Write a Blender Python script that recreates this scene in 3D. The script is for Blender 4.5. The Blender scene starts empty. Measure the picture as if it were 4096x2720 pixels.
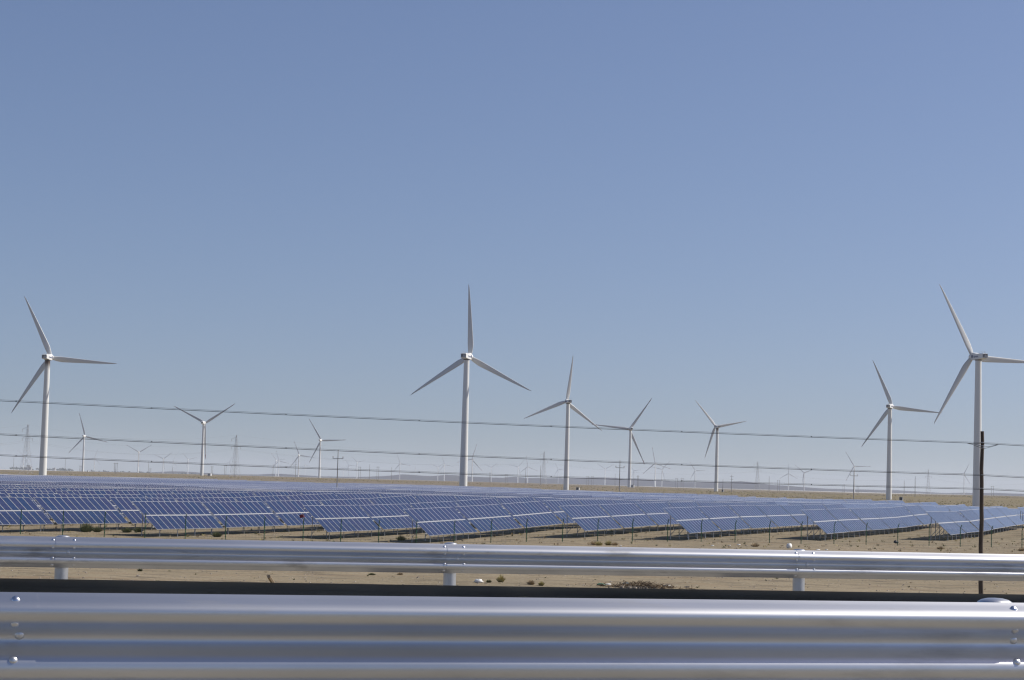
import bpy, math, random
from mathutils import Vector, Matrix, noise
random.seed(7)
S = bpy.context.scene
COL = S.collection
R_ = math.radians

# ------------------------------------------------------------------ camera
F = 8000.0            # focal length in photo pixels (photo 4096 x 2720)
CZ = 4.7              # eye height above the solar field
ROLL = math.atan(.0265)
PITCH = math.atan(570 / F)
fw = Vector((0, math.cos(PITCH), math.sin(PITCH)))
u0 = Vector((0, -math.sin(PITCH), math.cos(PITCH)))
x0 = Vector((1, 0, 0))
RV = math.cos(ROLL) * x0 + math.sin(ROLL) * u0
UV = -math.sin(ROLL) * x0 + math.cos(ROLL) * u0
CAM = Vector((0, 0, CZ))
cam_d = bpy.data.cameras.new('camera')
cam = bpy.data.objects.new('camera', cam_d); COL.objects.link(cam)
cam_d.sensor_width = 36; cam_d.lens = F / 4096 * 36
cam_d.clip_start = .1; cam_d.clip_end = 60000
m3 = Matrix((RV, UV, -fw)).transposed()
cam.matrix_world = Matrix.Translation(CAM) @ m3.to_4x4()
S.camera = cam

# ------------------------------------------------------------------ light
BETA = R_(13); ELEV = R_(44)          # sun to the right, a little beyond the picture plane
W = bpy.data.worlds.new('World'); S.world = W; W.use_nodes = True
nt = W.node_tree; nt.nodes.clear()
sky = nt.nodes.new('ShaderNodeTexSky'); sky.sky_type = 'NISHITA'; sky.sun_disc = False
sky.sun_elevation = ELEV; sky.sun_rotation = math.pi / 2 - BETA
sky.altitude = 300; sky.air_density = 1.0; sky.dust_density = 1.4; sky.ozone_density = 4.5
bg = nt.nodes.new('ShaderNodeBackground'); bg.inputs['Strength'].default_value = .098
wo = nt.nodes.new('ShaderNodeOutputWorld')
# thin clear air: the sky keeps its blue down to the horizon (the whole dome is looked up a few degrees higher), slightly violet white balance
tcw = nt.nodes.new('ShaderNodeTexCoord'); vm = nt.nodes.new('ShaderNodeVectorMath'); vm.operation = 'ADD'; vm.inputs[1].default_value = (0, 0, .05)
vn = nt.nodes.new('ShaderNodeVectorMath'); vn.operation = 'NORMALIZE'
nt.links.new(tcw.outputs['Generated'], vm.inputs[0]); nt.links.new(vm.outputs[0], vn.inputs[0]); nt.links.new(vn.outputs[0], sky.inputs[0])
tint = nt.nodes.new('ShaderNodeMix'); tint.data_type = 'RGBA'; tint.blend_type = 'MULTIPLY'; tint.inputs[0].default_value = 1; tint.inputs[7].default_value = (1.075, .955, .985, 1)
nt.links.new(sky.outputs[0], tint.inputs[6]); nt.links.new(tint.outputs[2], bg.inputs[0]); nt.links.new(bg.outputs[0], wo.inputs[0])
sd = bpy.data.lights.new('sun', 'SUN'); sd.energy = 5.0; sd.angle = R_(.53); sd.color = (1, .95, .87)
sun = bpy.data.objects.new('sun', sd); COL.objects.link(sun)
SUNV = Vector((math.cos(BETA) * math.cos(ELEV), math.sin(BETA) * math.cos(ELEV), math.sin(ELEV)))
sun.rotation_euler = SUNV.to_track_quat('Z', 'Y').to_euler()
sun.location = (60, -40, 80)
S.view_settings.view_transform = 'Standard'; S.view_settings.look = 'None'
S.view_settings.exposure = 0; S.view_settings.gamma = 1; S.view_settings.use_curve_mapping = False
S.cycles.filter_width = 1.25
S.cycles.volume_bounces = 1; S.cycles.max_bounces = 6
HAZE_DENSITY = 4.3e-5

# ------------------------------------------------------------------ helpers
def D(px, py): return fw * F + RV * (px - 2048) + UV * (1360 - py)
def P(px, py, Y):
    d = D(px, py); return CAM + d * (Y / d.y)
def hor(px): return 1930 + .0265 * (px - 2048)

def tag(o, label=None, cat=None, group=None, kind=None):
    if label: o['label'] = label
    if cat: o['category'] = cat
    if group: o['group'] = group
    if kind: o['kind'] = kind
    return o
def empty(name, loc=(0, 0, 0), rz=0):
    o = bpy.data.objects.new(name, None); COL.objects.link(o)
    o.location = loc; o.rotation_euler = (0, 0, rz); o.empty_display_size = .2
    return o
def link(name, me, parent=None, mat=None, loc=None, rot=None, scale=None):
    o = bpy.data.objects.new(name, me); COL.objects.link(o)
    if parent: o.parent = parent
    if mat is not None: o.matrix_local = mat
    if loc is not None: o.location = loc
    if rot is not None: o.rotation_euler = rot
    if scale is not None: o.scale = scale
    return o

class MB:
    def __init__(s): s.v = []; s.f = []; s.m = []; s.sm = []
    def add(s, vs, fs, mi=0, smooth=False):
        b = len(s.v); s.v += [tuple(v) for v in vs]
        for f in fs: s.f.append([b + i for i in f]); s.m.append(mi); s.sm.append(smooth)
    def box(s, c, h, M=None, mi=0):
        vs = [Vector((c[0] + a * h[0], c[1] + b * h[1], c[2] + d * h[2])) for a in (-1, 1) for b in (-1, 1) for d in (-1, 1)]
        if M is not None: vs = [M @ v for v in vs]
        s.add(vs, [(0, 1, 3, 2), (4, 6, 7, 5), (0, 4, 5, 1), (2, 3, 7, 6), (0, 2, 6, 4), (1, 5, 7, 3)], mi)
    def tube(s, pts, rad, n=6, mi=0, cap=True, smooth=True):
        pts = [Vector(p) for p in pts]
        if not hasattr(rad, '__len__'): rad = [rad] * len(pts)
        vs = []; ref = None
        for i, p in enumerate(pts):
            t = (pts[min(i + 1, len(pts) - 1)] - pts[max(i - 1, 0)]).normalized()
            a = Vector((0, 0, 1)) if abs(t.z) < .9 else Vector((1, 0, 0))
            x = t.cross(a).normalized(); y = t.cross(x)
            for k in range(n):
                q = 2 * math.pi * k / n; vs.append(p + (x * math.cos(q) + y * math.sin(q)) * rad[i])
        fs = []
        for i in range(len(pts) - 1):
            for k in range(n):
                fs.append((i * n + k, i * n + (k + 1) % n, (i + 1) * n + (k + 1) % n, (i + 1) * n + k))
        s.add(vs, fs, mi, smooth)
        if cap: s.add([vs[k] for k in range(n)][::-1], [tuple(range(n))], mi); s.add(vs[-n:], [tuple(range(n))], mi)
    def lathe(s, prof, n=16, mi=0, M=None, smooth=True):
        vs = []; fs = []
        for r, z in prof:
            for k in range(n):
                q = 2 * math.pi * k / n; v = Vector((r * math.cos(q), r * math.sin(q), z)); vs.append(M @ v if M is not None else v)
        for i in range(len(prof) - 1):
            for k in range(n): fs.append((i * n + k, i * n + (k + 1) % n, (i + 1) * n + (k + 1) % n, (i + 1) * n + k))
        s.add(vs, fs, mi, smooth)
        s.add(vs[:n][::-1], [tuple(range(n))], mi); s.add(vs[-n:], [tuple(range(n))], mi)
    def mesh(s, name, mats):
        me = bpy.data.meshes.new(name); me.from_pydata(s.v, [], s.f)
        for m in (mats if isinstance(mats, (list, tuple)) else [mats]): me.materials.append(m)
        me.polygons.foreach_set('material_index', s.m); me.polygons.foreach_set('use_smooth', s.sm)
        me.update(); return me
    def build(s, name, mats, parent=None, **k): return link(name, s.mesh(name, mats), parent, **k)

# ------------------------------------------------------------------ materials
def mat(name, col, rough=.6, metal=0, spec=.5):
    m = bpy.data.materials.new(name); m.use_nodes = True
    b = m.node_tree.nodes['Principled BSDF']
    b.inputs['Base Color'].default_value = (*col, 1); b.inputs['Roughness'].default_value = rough
    b.inputs['Metallic'].default_value = metal; b.inputs['Specular IOR Level'].default_value = spec
    return m
def nodes(m): return m.node_tree.nodes, m.node_tree.links, m.node_tree.nodes['Principled BSDF']
def noise_mix(m, c1, c2, scale, detail=5, lo=.35, hi=.65, coord='Object', stretch=None):
    N, L, b = nodes(m)
    tc = N.new('ShaderNodeTexCoord'); n = N.new('ShaderNodeTexNoise'); n.inputs['Scale'].default_value = scale; n.inputs['Detail'].default_value = detail
    src = tc.outputs[coord]
    if stretch:
        mp = N.new('ShaderNodeMapping'); mp.inputs['Scale'].default_value = stretch; L.new(src, mp.inputs[0]); src = mp.outputs[0]
    L.new(src, n.inputs['Vector'])
    r = N.new('ShaderNodeMapRange'); r.inputs[1].default_value = lo; r.inputs[2].default_value = hi; L.new(n.outputs[0], r.inputs[0])
    x = N.new('ShaderNodeMix'); x.data_type = 'RGBA'; x.inputs[6].default_value = (*c1, 1); x.inputs[7].default_value = (*c2, 1)
    L.new(r.outputs[0], x.inputs[0]); L.new(x.outputs[2], b.inputs['Base Color'])
    return x.outputs[2], src

M_white = mat('turbine_white', (.74, .74, .71), .4); noise_mix(M_white, (.80, .80, .77), (.70, .70, .67), .25, 6, stretch=(1, 1, .12))
M_blade = mat('blade_white', (.64, .64, .62), .4)
M_blade2 = mat('blade_grey_white', (.46, .47, .48), .4)
M_red = mat('blade_tip_red', (.16, .03, .03), .5)
M_dark = mat('dark_grille', (.05, .055, .065), .6)
M_greybox = mat('nacelle_grey', (.42, .42, .42), .5)
M_logo = mat('logo_blue', (.04, .06, .16), .5)
M_galv = mat('galvanized', (.50, .51, .52), .45, .85); noise_mix(M_galv, (.46, .47, .48), (.56, .57, .58), 6)
M_frame = mat('aluminium_frame', (.36, .36, .36), .45, .2)
M_wood = mat('weathered_pole', (.085, .062, .045), .85); noise_mix(M_wood, (.11, .083, .06), (.05, .038, .03), 5, 6, stretch=(1, 1, .15))
M_conc = mat('concrete_pole', (.30, .29, .27), .8); noise_mix(M_conc, (.20, .19, .18), (.34, .33, .31), 3)
M_cable = mat('cable_black', (.02, .02, .022), .55)
M_wire = mat('conductor_grey', (.16, .17, .19), .5, .5)
M_green = mat('fence_green', (.012, .075, .035), .45)
M_steel = mat('pylon_steel', (.46, .47, .48), .6, .1)
M_cab = mat('cabinet_white', (.72, .73, .72), .5)
M_cabgrey = mat('cabinet_grey', (.30, .31, .32), .6)
M_flag = mat('flag_red', (.16, .012, .03), .7)
M_plastic = mat('plastic_white', (.78, .78, .75), .45)
M_litgreen = mat('litter_green', (.05, .22, .14), .5)
M_litblue = mat('litter_blue', (.16, .32, .44), .5)
M_stick = mat('stake_wood', (.26, .20, .13), .85)
M_far = mat('far_trees', (.05, .06, .04), .9)
M_farb = mat('far_building', (.35, .34, .33), .9)
M_asph = mat('asphalt', (.055, .055, .057), .85); noise_mix(M_asph, (.11, .105, .098), (.155, .147, .132), 1.5, 8)
M_shoul = mat('gravel_shoulder', (.17, .155, .13), .9); noise_mix(M_shoul, (.17, .157, .132), (.24, .22, .185), 3, 8)
M_line = mat('road_paint', (.75, .75, .72), .6)
M_insul = mat('insulator', (.25, .2, .18), .4)

# guard rail: galvanised steel with a slightly wavy surface and dull patches
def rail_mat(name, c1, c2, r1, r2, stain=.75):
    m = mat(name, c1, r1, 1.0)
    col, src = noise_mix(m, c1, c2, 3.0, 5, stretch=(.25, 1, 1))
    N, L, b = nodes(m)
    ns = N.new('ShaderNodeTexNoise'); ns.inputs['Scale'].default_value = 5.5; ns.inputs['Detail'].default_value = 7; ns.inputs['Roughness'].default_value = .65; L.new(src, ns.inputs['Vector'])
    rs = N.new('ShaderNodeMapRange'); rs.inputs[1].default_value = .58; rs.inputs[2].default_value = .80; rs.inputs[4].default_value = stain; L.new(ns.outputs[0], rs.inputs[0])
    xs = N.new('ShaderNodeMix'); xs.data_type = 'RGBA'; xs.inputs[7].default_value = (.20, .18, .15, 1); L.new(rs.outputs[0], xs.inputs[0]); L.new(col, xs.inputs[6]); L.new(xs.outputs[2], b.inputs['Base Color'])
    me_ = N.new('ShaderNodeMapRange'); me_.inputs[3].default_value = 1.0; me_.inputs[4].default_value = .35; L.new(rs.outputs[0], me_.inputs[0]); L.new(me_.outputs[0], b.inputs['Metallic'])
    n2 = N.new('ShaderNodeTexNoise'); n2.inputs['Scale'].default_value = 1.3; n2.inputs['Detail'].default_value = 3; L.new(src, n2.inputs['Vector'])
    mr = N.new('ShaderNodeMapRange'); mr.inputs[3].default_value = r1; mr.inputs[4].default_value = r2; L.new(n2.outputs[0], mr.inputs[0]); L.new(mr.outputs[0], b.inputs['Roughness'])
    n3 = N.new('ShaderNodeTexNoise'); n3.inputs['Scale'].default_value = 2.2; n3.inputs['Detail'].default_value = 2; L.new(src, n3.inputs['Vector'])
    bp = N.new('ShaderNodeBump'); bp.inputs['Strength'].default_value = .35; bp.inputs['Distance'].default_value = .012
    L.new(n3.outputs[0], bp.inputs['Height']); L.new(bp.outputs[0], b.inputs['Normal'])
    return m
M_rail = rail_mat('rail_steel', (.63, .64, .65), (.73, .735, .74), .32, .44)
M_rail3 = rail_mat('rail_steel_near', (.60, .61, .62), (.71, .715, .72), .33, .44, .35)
M_railback = rail_mat('rail_back_shade', (.22, .225, .215), (.34, .345, .33), .4, .55)  # shade on the second beam's back, put into a darker steel colour
M_bolt = mat('bolt_steel', (.75, .76, .78), .25, 1)

# solar glass with cell grid and slight differences between modules
M_glass = mat('solar_glass', (.02, .035, .12), .13)
def glass_nodes():
    N, L, b = nodes(M_glass)
    oi = N.new('ShaderNodeObjectInfo'); tc = N.new('ShaderNodeTexCoord')
    a = N.new('ShaderNodeMix'); a.data_type = 'RGBA'
    a.inputs[6].default_value = (.004, .021, .074, 1); a.inputs[7].default_value = (.016, .020, .070, 1)
    L.new(oi.outputs['Random'], a.inputs[0])
    br = N.new('ShaderNodeTexBrick'); br.offset = 0; br.inputs['Scale'].default_value = 1
    br.inputs['Mortar Size'].default_value = .005; br.inputs['Brick Width'].default_value = .155; br.inputs['Row Height'].default_value = .158
    br.inputs['Mortar Smooth'].default_value = .1
    L.new(tc.outputs['UV'], br.inputs['Vector'])
    x = N.new('ShaderNodeMix'); x.data_type = 'RGBA'; x.inputs[7].default_value = (.09, .11, .18, 1)
    L.new(br.outputs['Fac'], x.inputs[0]); L.new(a.outputs[2], x.inputs[6])
    L.new(x.outputs[2], b.inputs['Base Color'])
    b.inputs['Sheen Weight'].default_value = .20; b.inputs['Sheen Roughness'].default_value = .22; b.inputs['Sheen Tint'].default_value = (.9, .92, 1, 1)
    # dust film
    n = N.new('ShaderNodeTexNoise'); n.inputs['Scale'].default_value = .35; n.inputs['Detail'].default_value = 4
    g = N.new('ShaderNodeNewGeometry'); L.new(g.outputs['Position'], n.inputs['Vector'])
    mr = N.new('ShaderNodeMapRange'); mr.inputs[3].default_value = .10; mr.inputs[4].default_value = .26; L.new(n.outputs[0], mr.inputs[0]); L.new(mr.outputs[0], b.inputs['Roughness'])
glass_nodes()

# ground
M_ground = mat('desert_ground', (.30, .235, .155), .95, 0, .15)
def ground_nodes():
    N, L, b = nodes(M_ground)
    g = N.new('ShaderNodeNewGeometry'); pos = g.outputs['Position']
    def nz(scale, detail, lo, hi, stretch=None):
        src = pos
        if stretch:
            mp = N.new('ShaderNodeMapping'); mp.inputs['Scale'].default_value = stretch; mp.inputs['Rotation'].default_value = (0, 0, -R_(16)); L.new(pos, mp.inputs[0]); src = mp.outputs[0]
        n = N.new('ShaderNodeTexNoise'); n.inputs['Scale'].default_value = scale; n.inputs['Detail'].default_value = detail; L.new(src, n.inputs['Vector'])
        r = N.new('ShaderNodeMapRange'); r.inputs[1].default_value = lo; r.inputs[2].default_value = hi; L.new(n.outputs[0], r.inputs[0]); return r.outputs[0], n.outputs[0]
    def mix(f, a, c2):
        x = N.new('ShaderNodeMix'); x.data_type = 'RGBA'; L.new(f, x.inputs[0])
        if isinstance(a, tuple): x.inputs[6].default_value = (*a, 1)
        else: L.new(a, x.inputs[6])
        x.inputs[7].default_value = (*c2, 1); return x.outputs[2]
    f1, _ = nz(.09, 6, .35, .65)
    c = mix(f1, (.222, .183, .118), (.275, .224, .147))          # sand / paler sand
    f2, _ = nz(.5, 8, .52, .72, (.25, 1, 1)); c = mix(f2, c, (0.239, 0.172, 0.105))     # rusty streaks along tracks
    f3, h3 = nz(1.1, 9, .50, .68, (.35, 1, 1)); c = mix(f3, c, (0.130, 0.105, 0.071))         # darker gravel patches
    f4, _ = nz(5, 5, .58, .70); c = mix(f4, c, (.09, .075, .055))             # small dark stones
    f5, _ = nz(4.2, 4, .60, .72); c = mix(f5, c, (0.353, 0.311, 0.244))             # small pale stones
    # yellow-grey steppe cover farther out
    sx = N.new('ShaderNodeSeparateXYZ'); L.new(pos, sx.inputs[0])
    ry = N.new('ShaderNodeMapRange'); ry.inputs[1].default_value = 300; ry.inputs[2].default_value = 520; L.new(sx.outputs[1], ry.inputs[0])
    f6, _ = nz(.02, 6, .40, .60, (.35, 1, 1))
    mm = N.new('ShaderNodeMath'); mm.operation = 'MULTIPLY'; L.new(f6, mm.inputs[0]); L.new(ry.outputs[0], mm.inputs[1])
    c = mix(mm.outputs[0], c, (0.168, 0.139, 0.071))
    f7, _ = nz(.006, 4, .45, .6, (.3, 1, 1))
    m2 = N.new('ShaderNodeMath'); m2.operation = 'MULTIPLY'; L.new(f7, m2.inputs[0]); L.new(ry.outputs[0], m2.inputs[1])
    c = mix(m2.outputs[0], c, (0.185, 0.155, 0.126))
    # olive grass belt just beyond the panels, denser towards the right
    gx = N.new('ShaderNodeMapRange'); gx.inputs[1].default_value = 60; gx.inputs[2].default_value = 420; L.new(sx.outputs[0], gx.inputs[0])
    g2 = N.new('ShaderNodeMapRange'); g2.inputs[1].default_value = 1900; g2.inputs[2].default_value = 1350; L.new(sx.outputs[1], g2.inputs[0])
    f8, _ = nz(.05, 6, .30, .52, (.3, 1, 1))
    m3_ = N.new('ShaderNodeMath'); m3_.operation = 'MULTIPLY'; L.new(gx.outputs[0], m3_.inputs[0]); L.new(g2.outputs[0], m3_.inputs[1])
    m4_ = N.new('ShaderNodeMath'); m4_.operation = 'MULTIPLY'; L.new(m3_.outputs[0], m4_.inputs[0]); L.new(ry.outputs[0], m4_.inputs[1])
    m5_ = N.new('ShaderNodeMath'); m5_.operation = 'MULTIPLY'; L.new(m4_.outputs[0], m5_.inputs[0]); L.new(f8, m5_.inputs[1])
    c = mix(m5_.outputs[0], c, (.180, .148, .066))
    # pale mirage shimmer painted into the ground colour of the far flat
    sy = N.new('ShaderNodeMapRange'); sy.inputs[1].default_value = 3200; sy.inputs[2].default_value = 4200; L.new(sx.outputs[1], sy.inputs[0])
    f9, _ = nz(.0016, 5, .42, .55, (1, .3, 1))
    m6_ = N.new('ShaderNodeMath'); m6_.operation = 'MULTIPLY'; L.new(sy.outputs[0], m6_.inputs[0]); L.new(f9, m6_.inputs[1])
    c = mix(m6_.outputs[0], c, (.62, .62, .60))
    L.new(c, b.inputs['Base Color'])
    bp = N.new('ShaderNodeBump'); bp.inputs['Strength'].default_value = .7; bp.inputs['Distance'].default_value = .06
    L.new(h3, bp.inputs['Height']); L.new(bp.outputs[0], b.inputs['Normal'])
ground_nodes()
M_hill = mat('hill_rock', (.20, .17, .14), .95, 0, .1); noise_mix(M_hill, (.022, .022, .030), (.042, .038, .044), .006, 8)
M_dry = mat('dry_twigs', (.27, .20, .11), .9); noise_mix(M_dry, (.46, .37, .24), (.30, .23, .14), 4)
M_brush = mat('brush_brown', (.16, .11, .06), .9); noise_mix(M_brush, (.20, .14, .08), (.09, .065, .04), 4)
M_shrub = mat('shrub_olive', (.20, .17, .06), .9); noise_mix(M_shrub, (.46, .39, .18), (.28, .25, .10), 5)
M_shrubg = mat('shrub_green', (.07, .085, .035), .9); noise_mix(M_shrubg, (.14, .15, .06), (.08, .09, .04), 5)
M_stone = mat('stones', (.26, .22, .17), .9); noise_mix(M_stone, (.36, .31, .25), (.10, .085, .07), .9)

# ------------------------------------------------------------------ terrain
RA = P(240, 2147, 20.3); RB = P(4000, 2216, 23.3)            # far rail, top edge
RDIR = Vector((RB.x - RA.x, RB.y - RA.y, 0)).normalized(); RN = Vector((-RDIR.y, RDIR.x, 0))
RAIL_BASE = (RA.z + RB.z) / 2 - .75
def sm(a, b, x):
    t = min(1, max(0, (x - a) / (b - a))); return t * t * (3 - 2 * t)
def interp(x, pts):
    if x <= pts[0][0]: return pts[0][1]
    for (a, va), (b, vb) in zip(pts, pts[1:]):
        if x <= b: return va + (vb - va) * (x - a) / (b - a)
    return pts[-1][1]
XOFF = [(-60, -.1), (-37, -.23), (-28, -.40), (-15, -.47), (-6, -.42), (6, .04), (15, .14), (29, .15), (42, .08), (60, 0)]
def field_z(x, y):
    "ground height of the plain without the road bank"
    z = interp(x, XOFF) * (1 - sm(190, 235, y)) * sm(110, 140, y)
    if 150 < y < 340: z += .26 * sm(165, 225, y) * (1 - sm(250, 335, y)) * sm(-34, -20, x)
    if y < 1200:
        k = sm(120, 170, y)
        sv = -(x * .938 - y * .347)
        z -= .85 * sm(125, 185, sv) * (1 - sm(286, 297, sv)) * (1 - sm(600, 680, y)) * (1 - sm(-.10, -.05, x / max(y, 1)))
        z += k * (.30 * noise.noise((x * .018, y * .018, 1.7)) + .10 * noise.noise((x * .07, y * .07, 4.2))) * (1.35 if y > 210 else .55)
    if y > 900:
        tx = x / y
        top = 4.35 - 1.7 * sm(.03, .12, tx) * (1 - sm(.17, .24, tx)) - .9 * (1 - sm(-.25, -.20, tx))
        z += top * interp(y, [(900, 0), (1137, .13), (1240, .27), (1657, .64), (2400, .80), (3600, 1.0)])
        z += .35 * noise.noise((x * .003, y * .003, 9.1)) * sm(900, 1500, y) * (1 - sm(3000, 3600, y))
    return z
def ground_z(x, y):
    z = field_z(x, y)
    w = (Vector((x, y, 0)) - RA).dot(RN)
    if w < 12:
        k = 1 - sm(.7, 9, w); z = z * (1 - k) + (RAIL_BASE + .02) * k
    if 60 < y < 260: z += .05 * noise.noise((x * .5, y * .5, 2.2)) + .03 * noise.noise((x * 1.3, y * 1.3, 7.7))
    return z
def graded(core_lo, core_hi, step, lo, hi, g):
    a = []; x = core_lo
    while x < core_hi: a.append(x); x += step
    s = step
    while x < hi: a.append(x); s *= g; x += s
    a.append(hi); x = core_lo - step; s = step; b = []
    while x > lo: b.append(x); s *= g; x -= s
    b.append(lo); return b[::-1] + a
XS = graded(-66, 66, 1.0, -7500, 7500, 1.10); YS = graded(12, 215, .8, -220, 17500, 1.03)
gv = [(x, y, ground_z(x, y)) for y in YS for x in XS]
nx = len(XS)
gf = [(j * nx + i, j * nx + i + 1, (j + 1) * nx + i + 1, (j + 1) * nx + i) for j in range(len(YS) - 1) for i in range(nx - 1)]
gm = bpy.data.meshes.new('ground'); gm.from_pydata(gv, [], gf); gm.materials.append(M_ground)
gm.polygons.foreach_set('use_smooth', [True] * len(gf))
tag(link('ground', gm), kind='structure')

# carriageways, median and paint, as thin sheets over the bank
NA = P(0, 2368, 7.45); NB = P(4096, 2411, 8.55)               # near rail of the median
BA = P(0, 2313, 8.35); BB = P(4096, 2378, 9.45)               # second rail of the median
def strip(name, w0, w1, z, m, t0=-150, t1=150):
    mb = MB(); n = 30
    for i in range(n + 1):
        t = t0 + (t1 - t0) * i / n
        for w in (w0, w1):
            p = RA + RDIR * t + RN * w; mb.v.append((p.x, p.y, z))
    for i in range(n): mb.f.append([2 * i, 2 * i + 2, 2 * i + 3, 2 * i + 1]); mb.m.append(0); mb.sm.append(False)
    return tag(mb.build(name, m), kind='structure')
wn = (NA - RA).dot(RN); wb = (BA - RA).dot(RN)
zr = RAIL_BASE + .03
strip('road', wb + .9, -.5, zr, M_asph); strip('road', wn - 14, wn - 3.2, zr, M_asph)
strip('road_shoulder', wn - 3.2, wb + .9, zr, M_shoul); strip('road_shoulder', -.5, .6, zr, M_shoul)
strip('road_marking', -1.3, -1.1, zr + .004, M_line); strip('road_marking', wb + 1.5, wb + 1.7, zr + .004, M_line)
strip('road_marking', wn - 3.7, wn - 3.5, zr + .004, M_line)

# ------------------------------------------------------------------ hills
HT = [(-900, 0), (300, 0), (620, 2), (700, 7), (800, 6), (900, 2), (1050, 4), (1115, 8), (1200, 7), (1300, 4), (1450, 5), (1560, 10), (1640, 17), (1700, 15), (1760, 13), (1800, 19),
      (1900, 15), (2000, 15), (2120, 16), (2200, 17), (2350, 19), (2450, 21), (2550, 19), (2700, 20), (2900, 18), (3000, 20), (3100, 15), (3200, 11), (3300, 7.5), (3400, 7), (3600, 7), (3790, 3), (3870, 6), (4000, 7), (4096, 8), (4600, 10), (5400, 4), (6000, 0)]
def hills():
    mb = MB(); xs = [-1200 + 25 * i for i in range(289)]; ys = [10800 + 150 * j for j in range(24)]
    for y in ys:
        for px in xs:
            x = (px - 2048) / F * y
            h = interp(px, HT); env = math.exp(-((y - 12600) / 900) ** 2)
            rid = 1 - abs(noise.noise((x * .0022, y * .0016, 3.3))) * 1.1
            z = h * 1.5 * env * (.95 + .5 * rid) + h * .35 * noise.noise((x * .012, y * .006, 5)) * env
            mb.v.append((x, y, 4.2 + max(-.6, z) if env > .05 else 3.5))
    n = len(xs)
    for j in range(len(ys) - 1):
        for i in range(n - 1):
            mb.f.append([j * n + i, j * n + i + 1, (j + 1) * n + i + 1, (j + 1) * n + i]); mb.m.append(0); mb.sm.append(True)
    tag(mb.build('hills', M_hill), kind='structure')
hills()

# ------------------------------------------------------------------ haze
def haze():
    mb = MB(); mb.box((0, 8650, 63.5), (7700, 9050, 68.5))
    m = bpy.data.materials.new('haze_air'); m.use_nodes = True; N = m.node_tree.nodes; N.clear()
    v = N.new('ShaderNodeVolumePrincipled'); v.inputs['Color'].default_value = (.78, .83, .93, 1); v.inputs['Density'].default_value = HAZE_DENSITY; v.inputs['Anisotropy'].default_value = .1
    o = N.new('ShaderNodeOutputMaterial'); m.node_tree.links.new(v.outputs[0], o.inputs['Volume'])
    tag(mb.build('haze', m), kind='stuff')
haze()

# ------------------------------------------------------------------ wind turbines
def tower_mesh(rb, rt, name, m):
    mb = MB(); prof = []
    for i in range(13):
        t = i / 12; prof.append((rb + (rt - rb) * t, t))
    mb.lathe(prof, 28); return mb.mesh(name, m)
def stained():
    m = mat('turbine_white_oil_stained', (.74, .74, .71), .45)
    N, L, b = nodes(m)
    tc = N.new('ShaderNodeTexCoord'); mp = N.new('ShaderNodeMapping'); mp.inputs['Scale'].default_value = (2.2, 2.2, 9); L.new(tc.outputs['Object'], mp.inputs[0])
    n = N.new('ShaderNodeTexNoise'); n.inputs['Scale'].default_value = 1; n.inputs['Detail'].default_value = 5; L.new(mp.outputs[0], n.inputs['Vector'])
    sx = N.new('ShaderNodeSeparateXYZ'); L.new(tc.outputs['Object'], sx.inputs[0])
    r = N.new('ShaderNodeMapRange'); r.inputs[1].default_value = .86; r.inputs[2].default_value = 1.0; r.inputs[3].default_value = -.45; r.inputs[4].default_value = .75; L.new(sx.outputs[2], r.inputs[0])
    a = N.new('ShaderNodeMath'); a.operation = 'ADD'; L.new(n.outputs[0], a.inputs[0]); L.new(r.outputs[0], a.inputs[1])
    s = N.new('ShaderNodeMapRange'); s.inputs[1].default_value = .62; s.inputs[2].default_value = 1.1; L.new(a.outputs[0], s.inputs[0])
    x = N.new('ShaderNodeMix'); x.data_type = 'RGBA'; x.inputs[6].default_value = (.74, .74, .70, 1); x.inputs[7].default_value = (.09, .055, .035, 1)
    L.new(s.outputs[0], x.inputs[0]); L.new(x.outputs[2], b.inputs['Base Color']); return m
M_stain = stained()
TW_G = tower_mesh(1.62, 1.08, 'tower', M_white); TW_GS = tower_mesh(1.62, 1.08, 'tower', M_stain)
TW_X = tower_mesh(1.95, 1.2, 'tower', M_white)
def blade_mesh(R, cmax, tipred):
    "blade along +z; chord in x (trailing edge to +x), thickness in y"
    mb = MB(); n = 12; secs = []
    st = [0, .02, .05, .085, .12, .16, .20, .25, .32, .40, .50, .60, .70, .80, .86, .91, .96, .985, 1.0]
    for t in st:
        root = max(.0, 1 - t / .17)
        if t < .17: c = .040 * R * root + cmax * (1 - root) ** .8 if t > .02 else .040 * R
        else: c = cmax * (1 - (t - .17) / .83) ** .82 * .9 + cmax * .1
        if t > .96: c *= max(.12, math.sqrt(max(0, (1.003 - t) / .043)))
        th = .040 * R * root + c * .17 * (1 - root)
        lead = -.020 * R - .012 * R * (1 - root) * (1 - t)
        secs.append((t, c, th, lead, R_(11) * (1 - t) ** 1.5 * (1 - root)))
    vs = []
    for t, c, th, lead, tw in secs:
        for k in range(n):
            q = 2 * math.pi * k / n
            x = lead + c * (.5 - .5 * math.cos(q)); y = .5 * th * math.sin(q) * (1.15 - .6 * (x - lead) / c)
            vs.append((x * math.cos(tw) - y * math.sin(tw), x * math.sin(tw) + y * math.cos(tw), t * R))
    for i in range(len(secs) - 1):
        mi = 1 if tipred and secs[i][0] >= .86 else 0
        mb.add([vs[i * n + k] for k in range(n)] + [vs[(i + 1) * n + k] for k in range(n)], [(k, (k + 1) % n, n + (k + 1) % n, n + k) for k in range(n)], mi, True)
    mb.add(vs[-n:], [tuple(range(n))], 1 if tipred else 0)
    return mb.mesh('blade', [M_blade2 if tipred else M_blade, M_red])
BL_G = blade_mesh(29, 2.35, False); BL_X = blade_mesh(43, 2.9, True)
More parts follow.
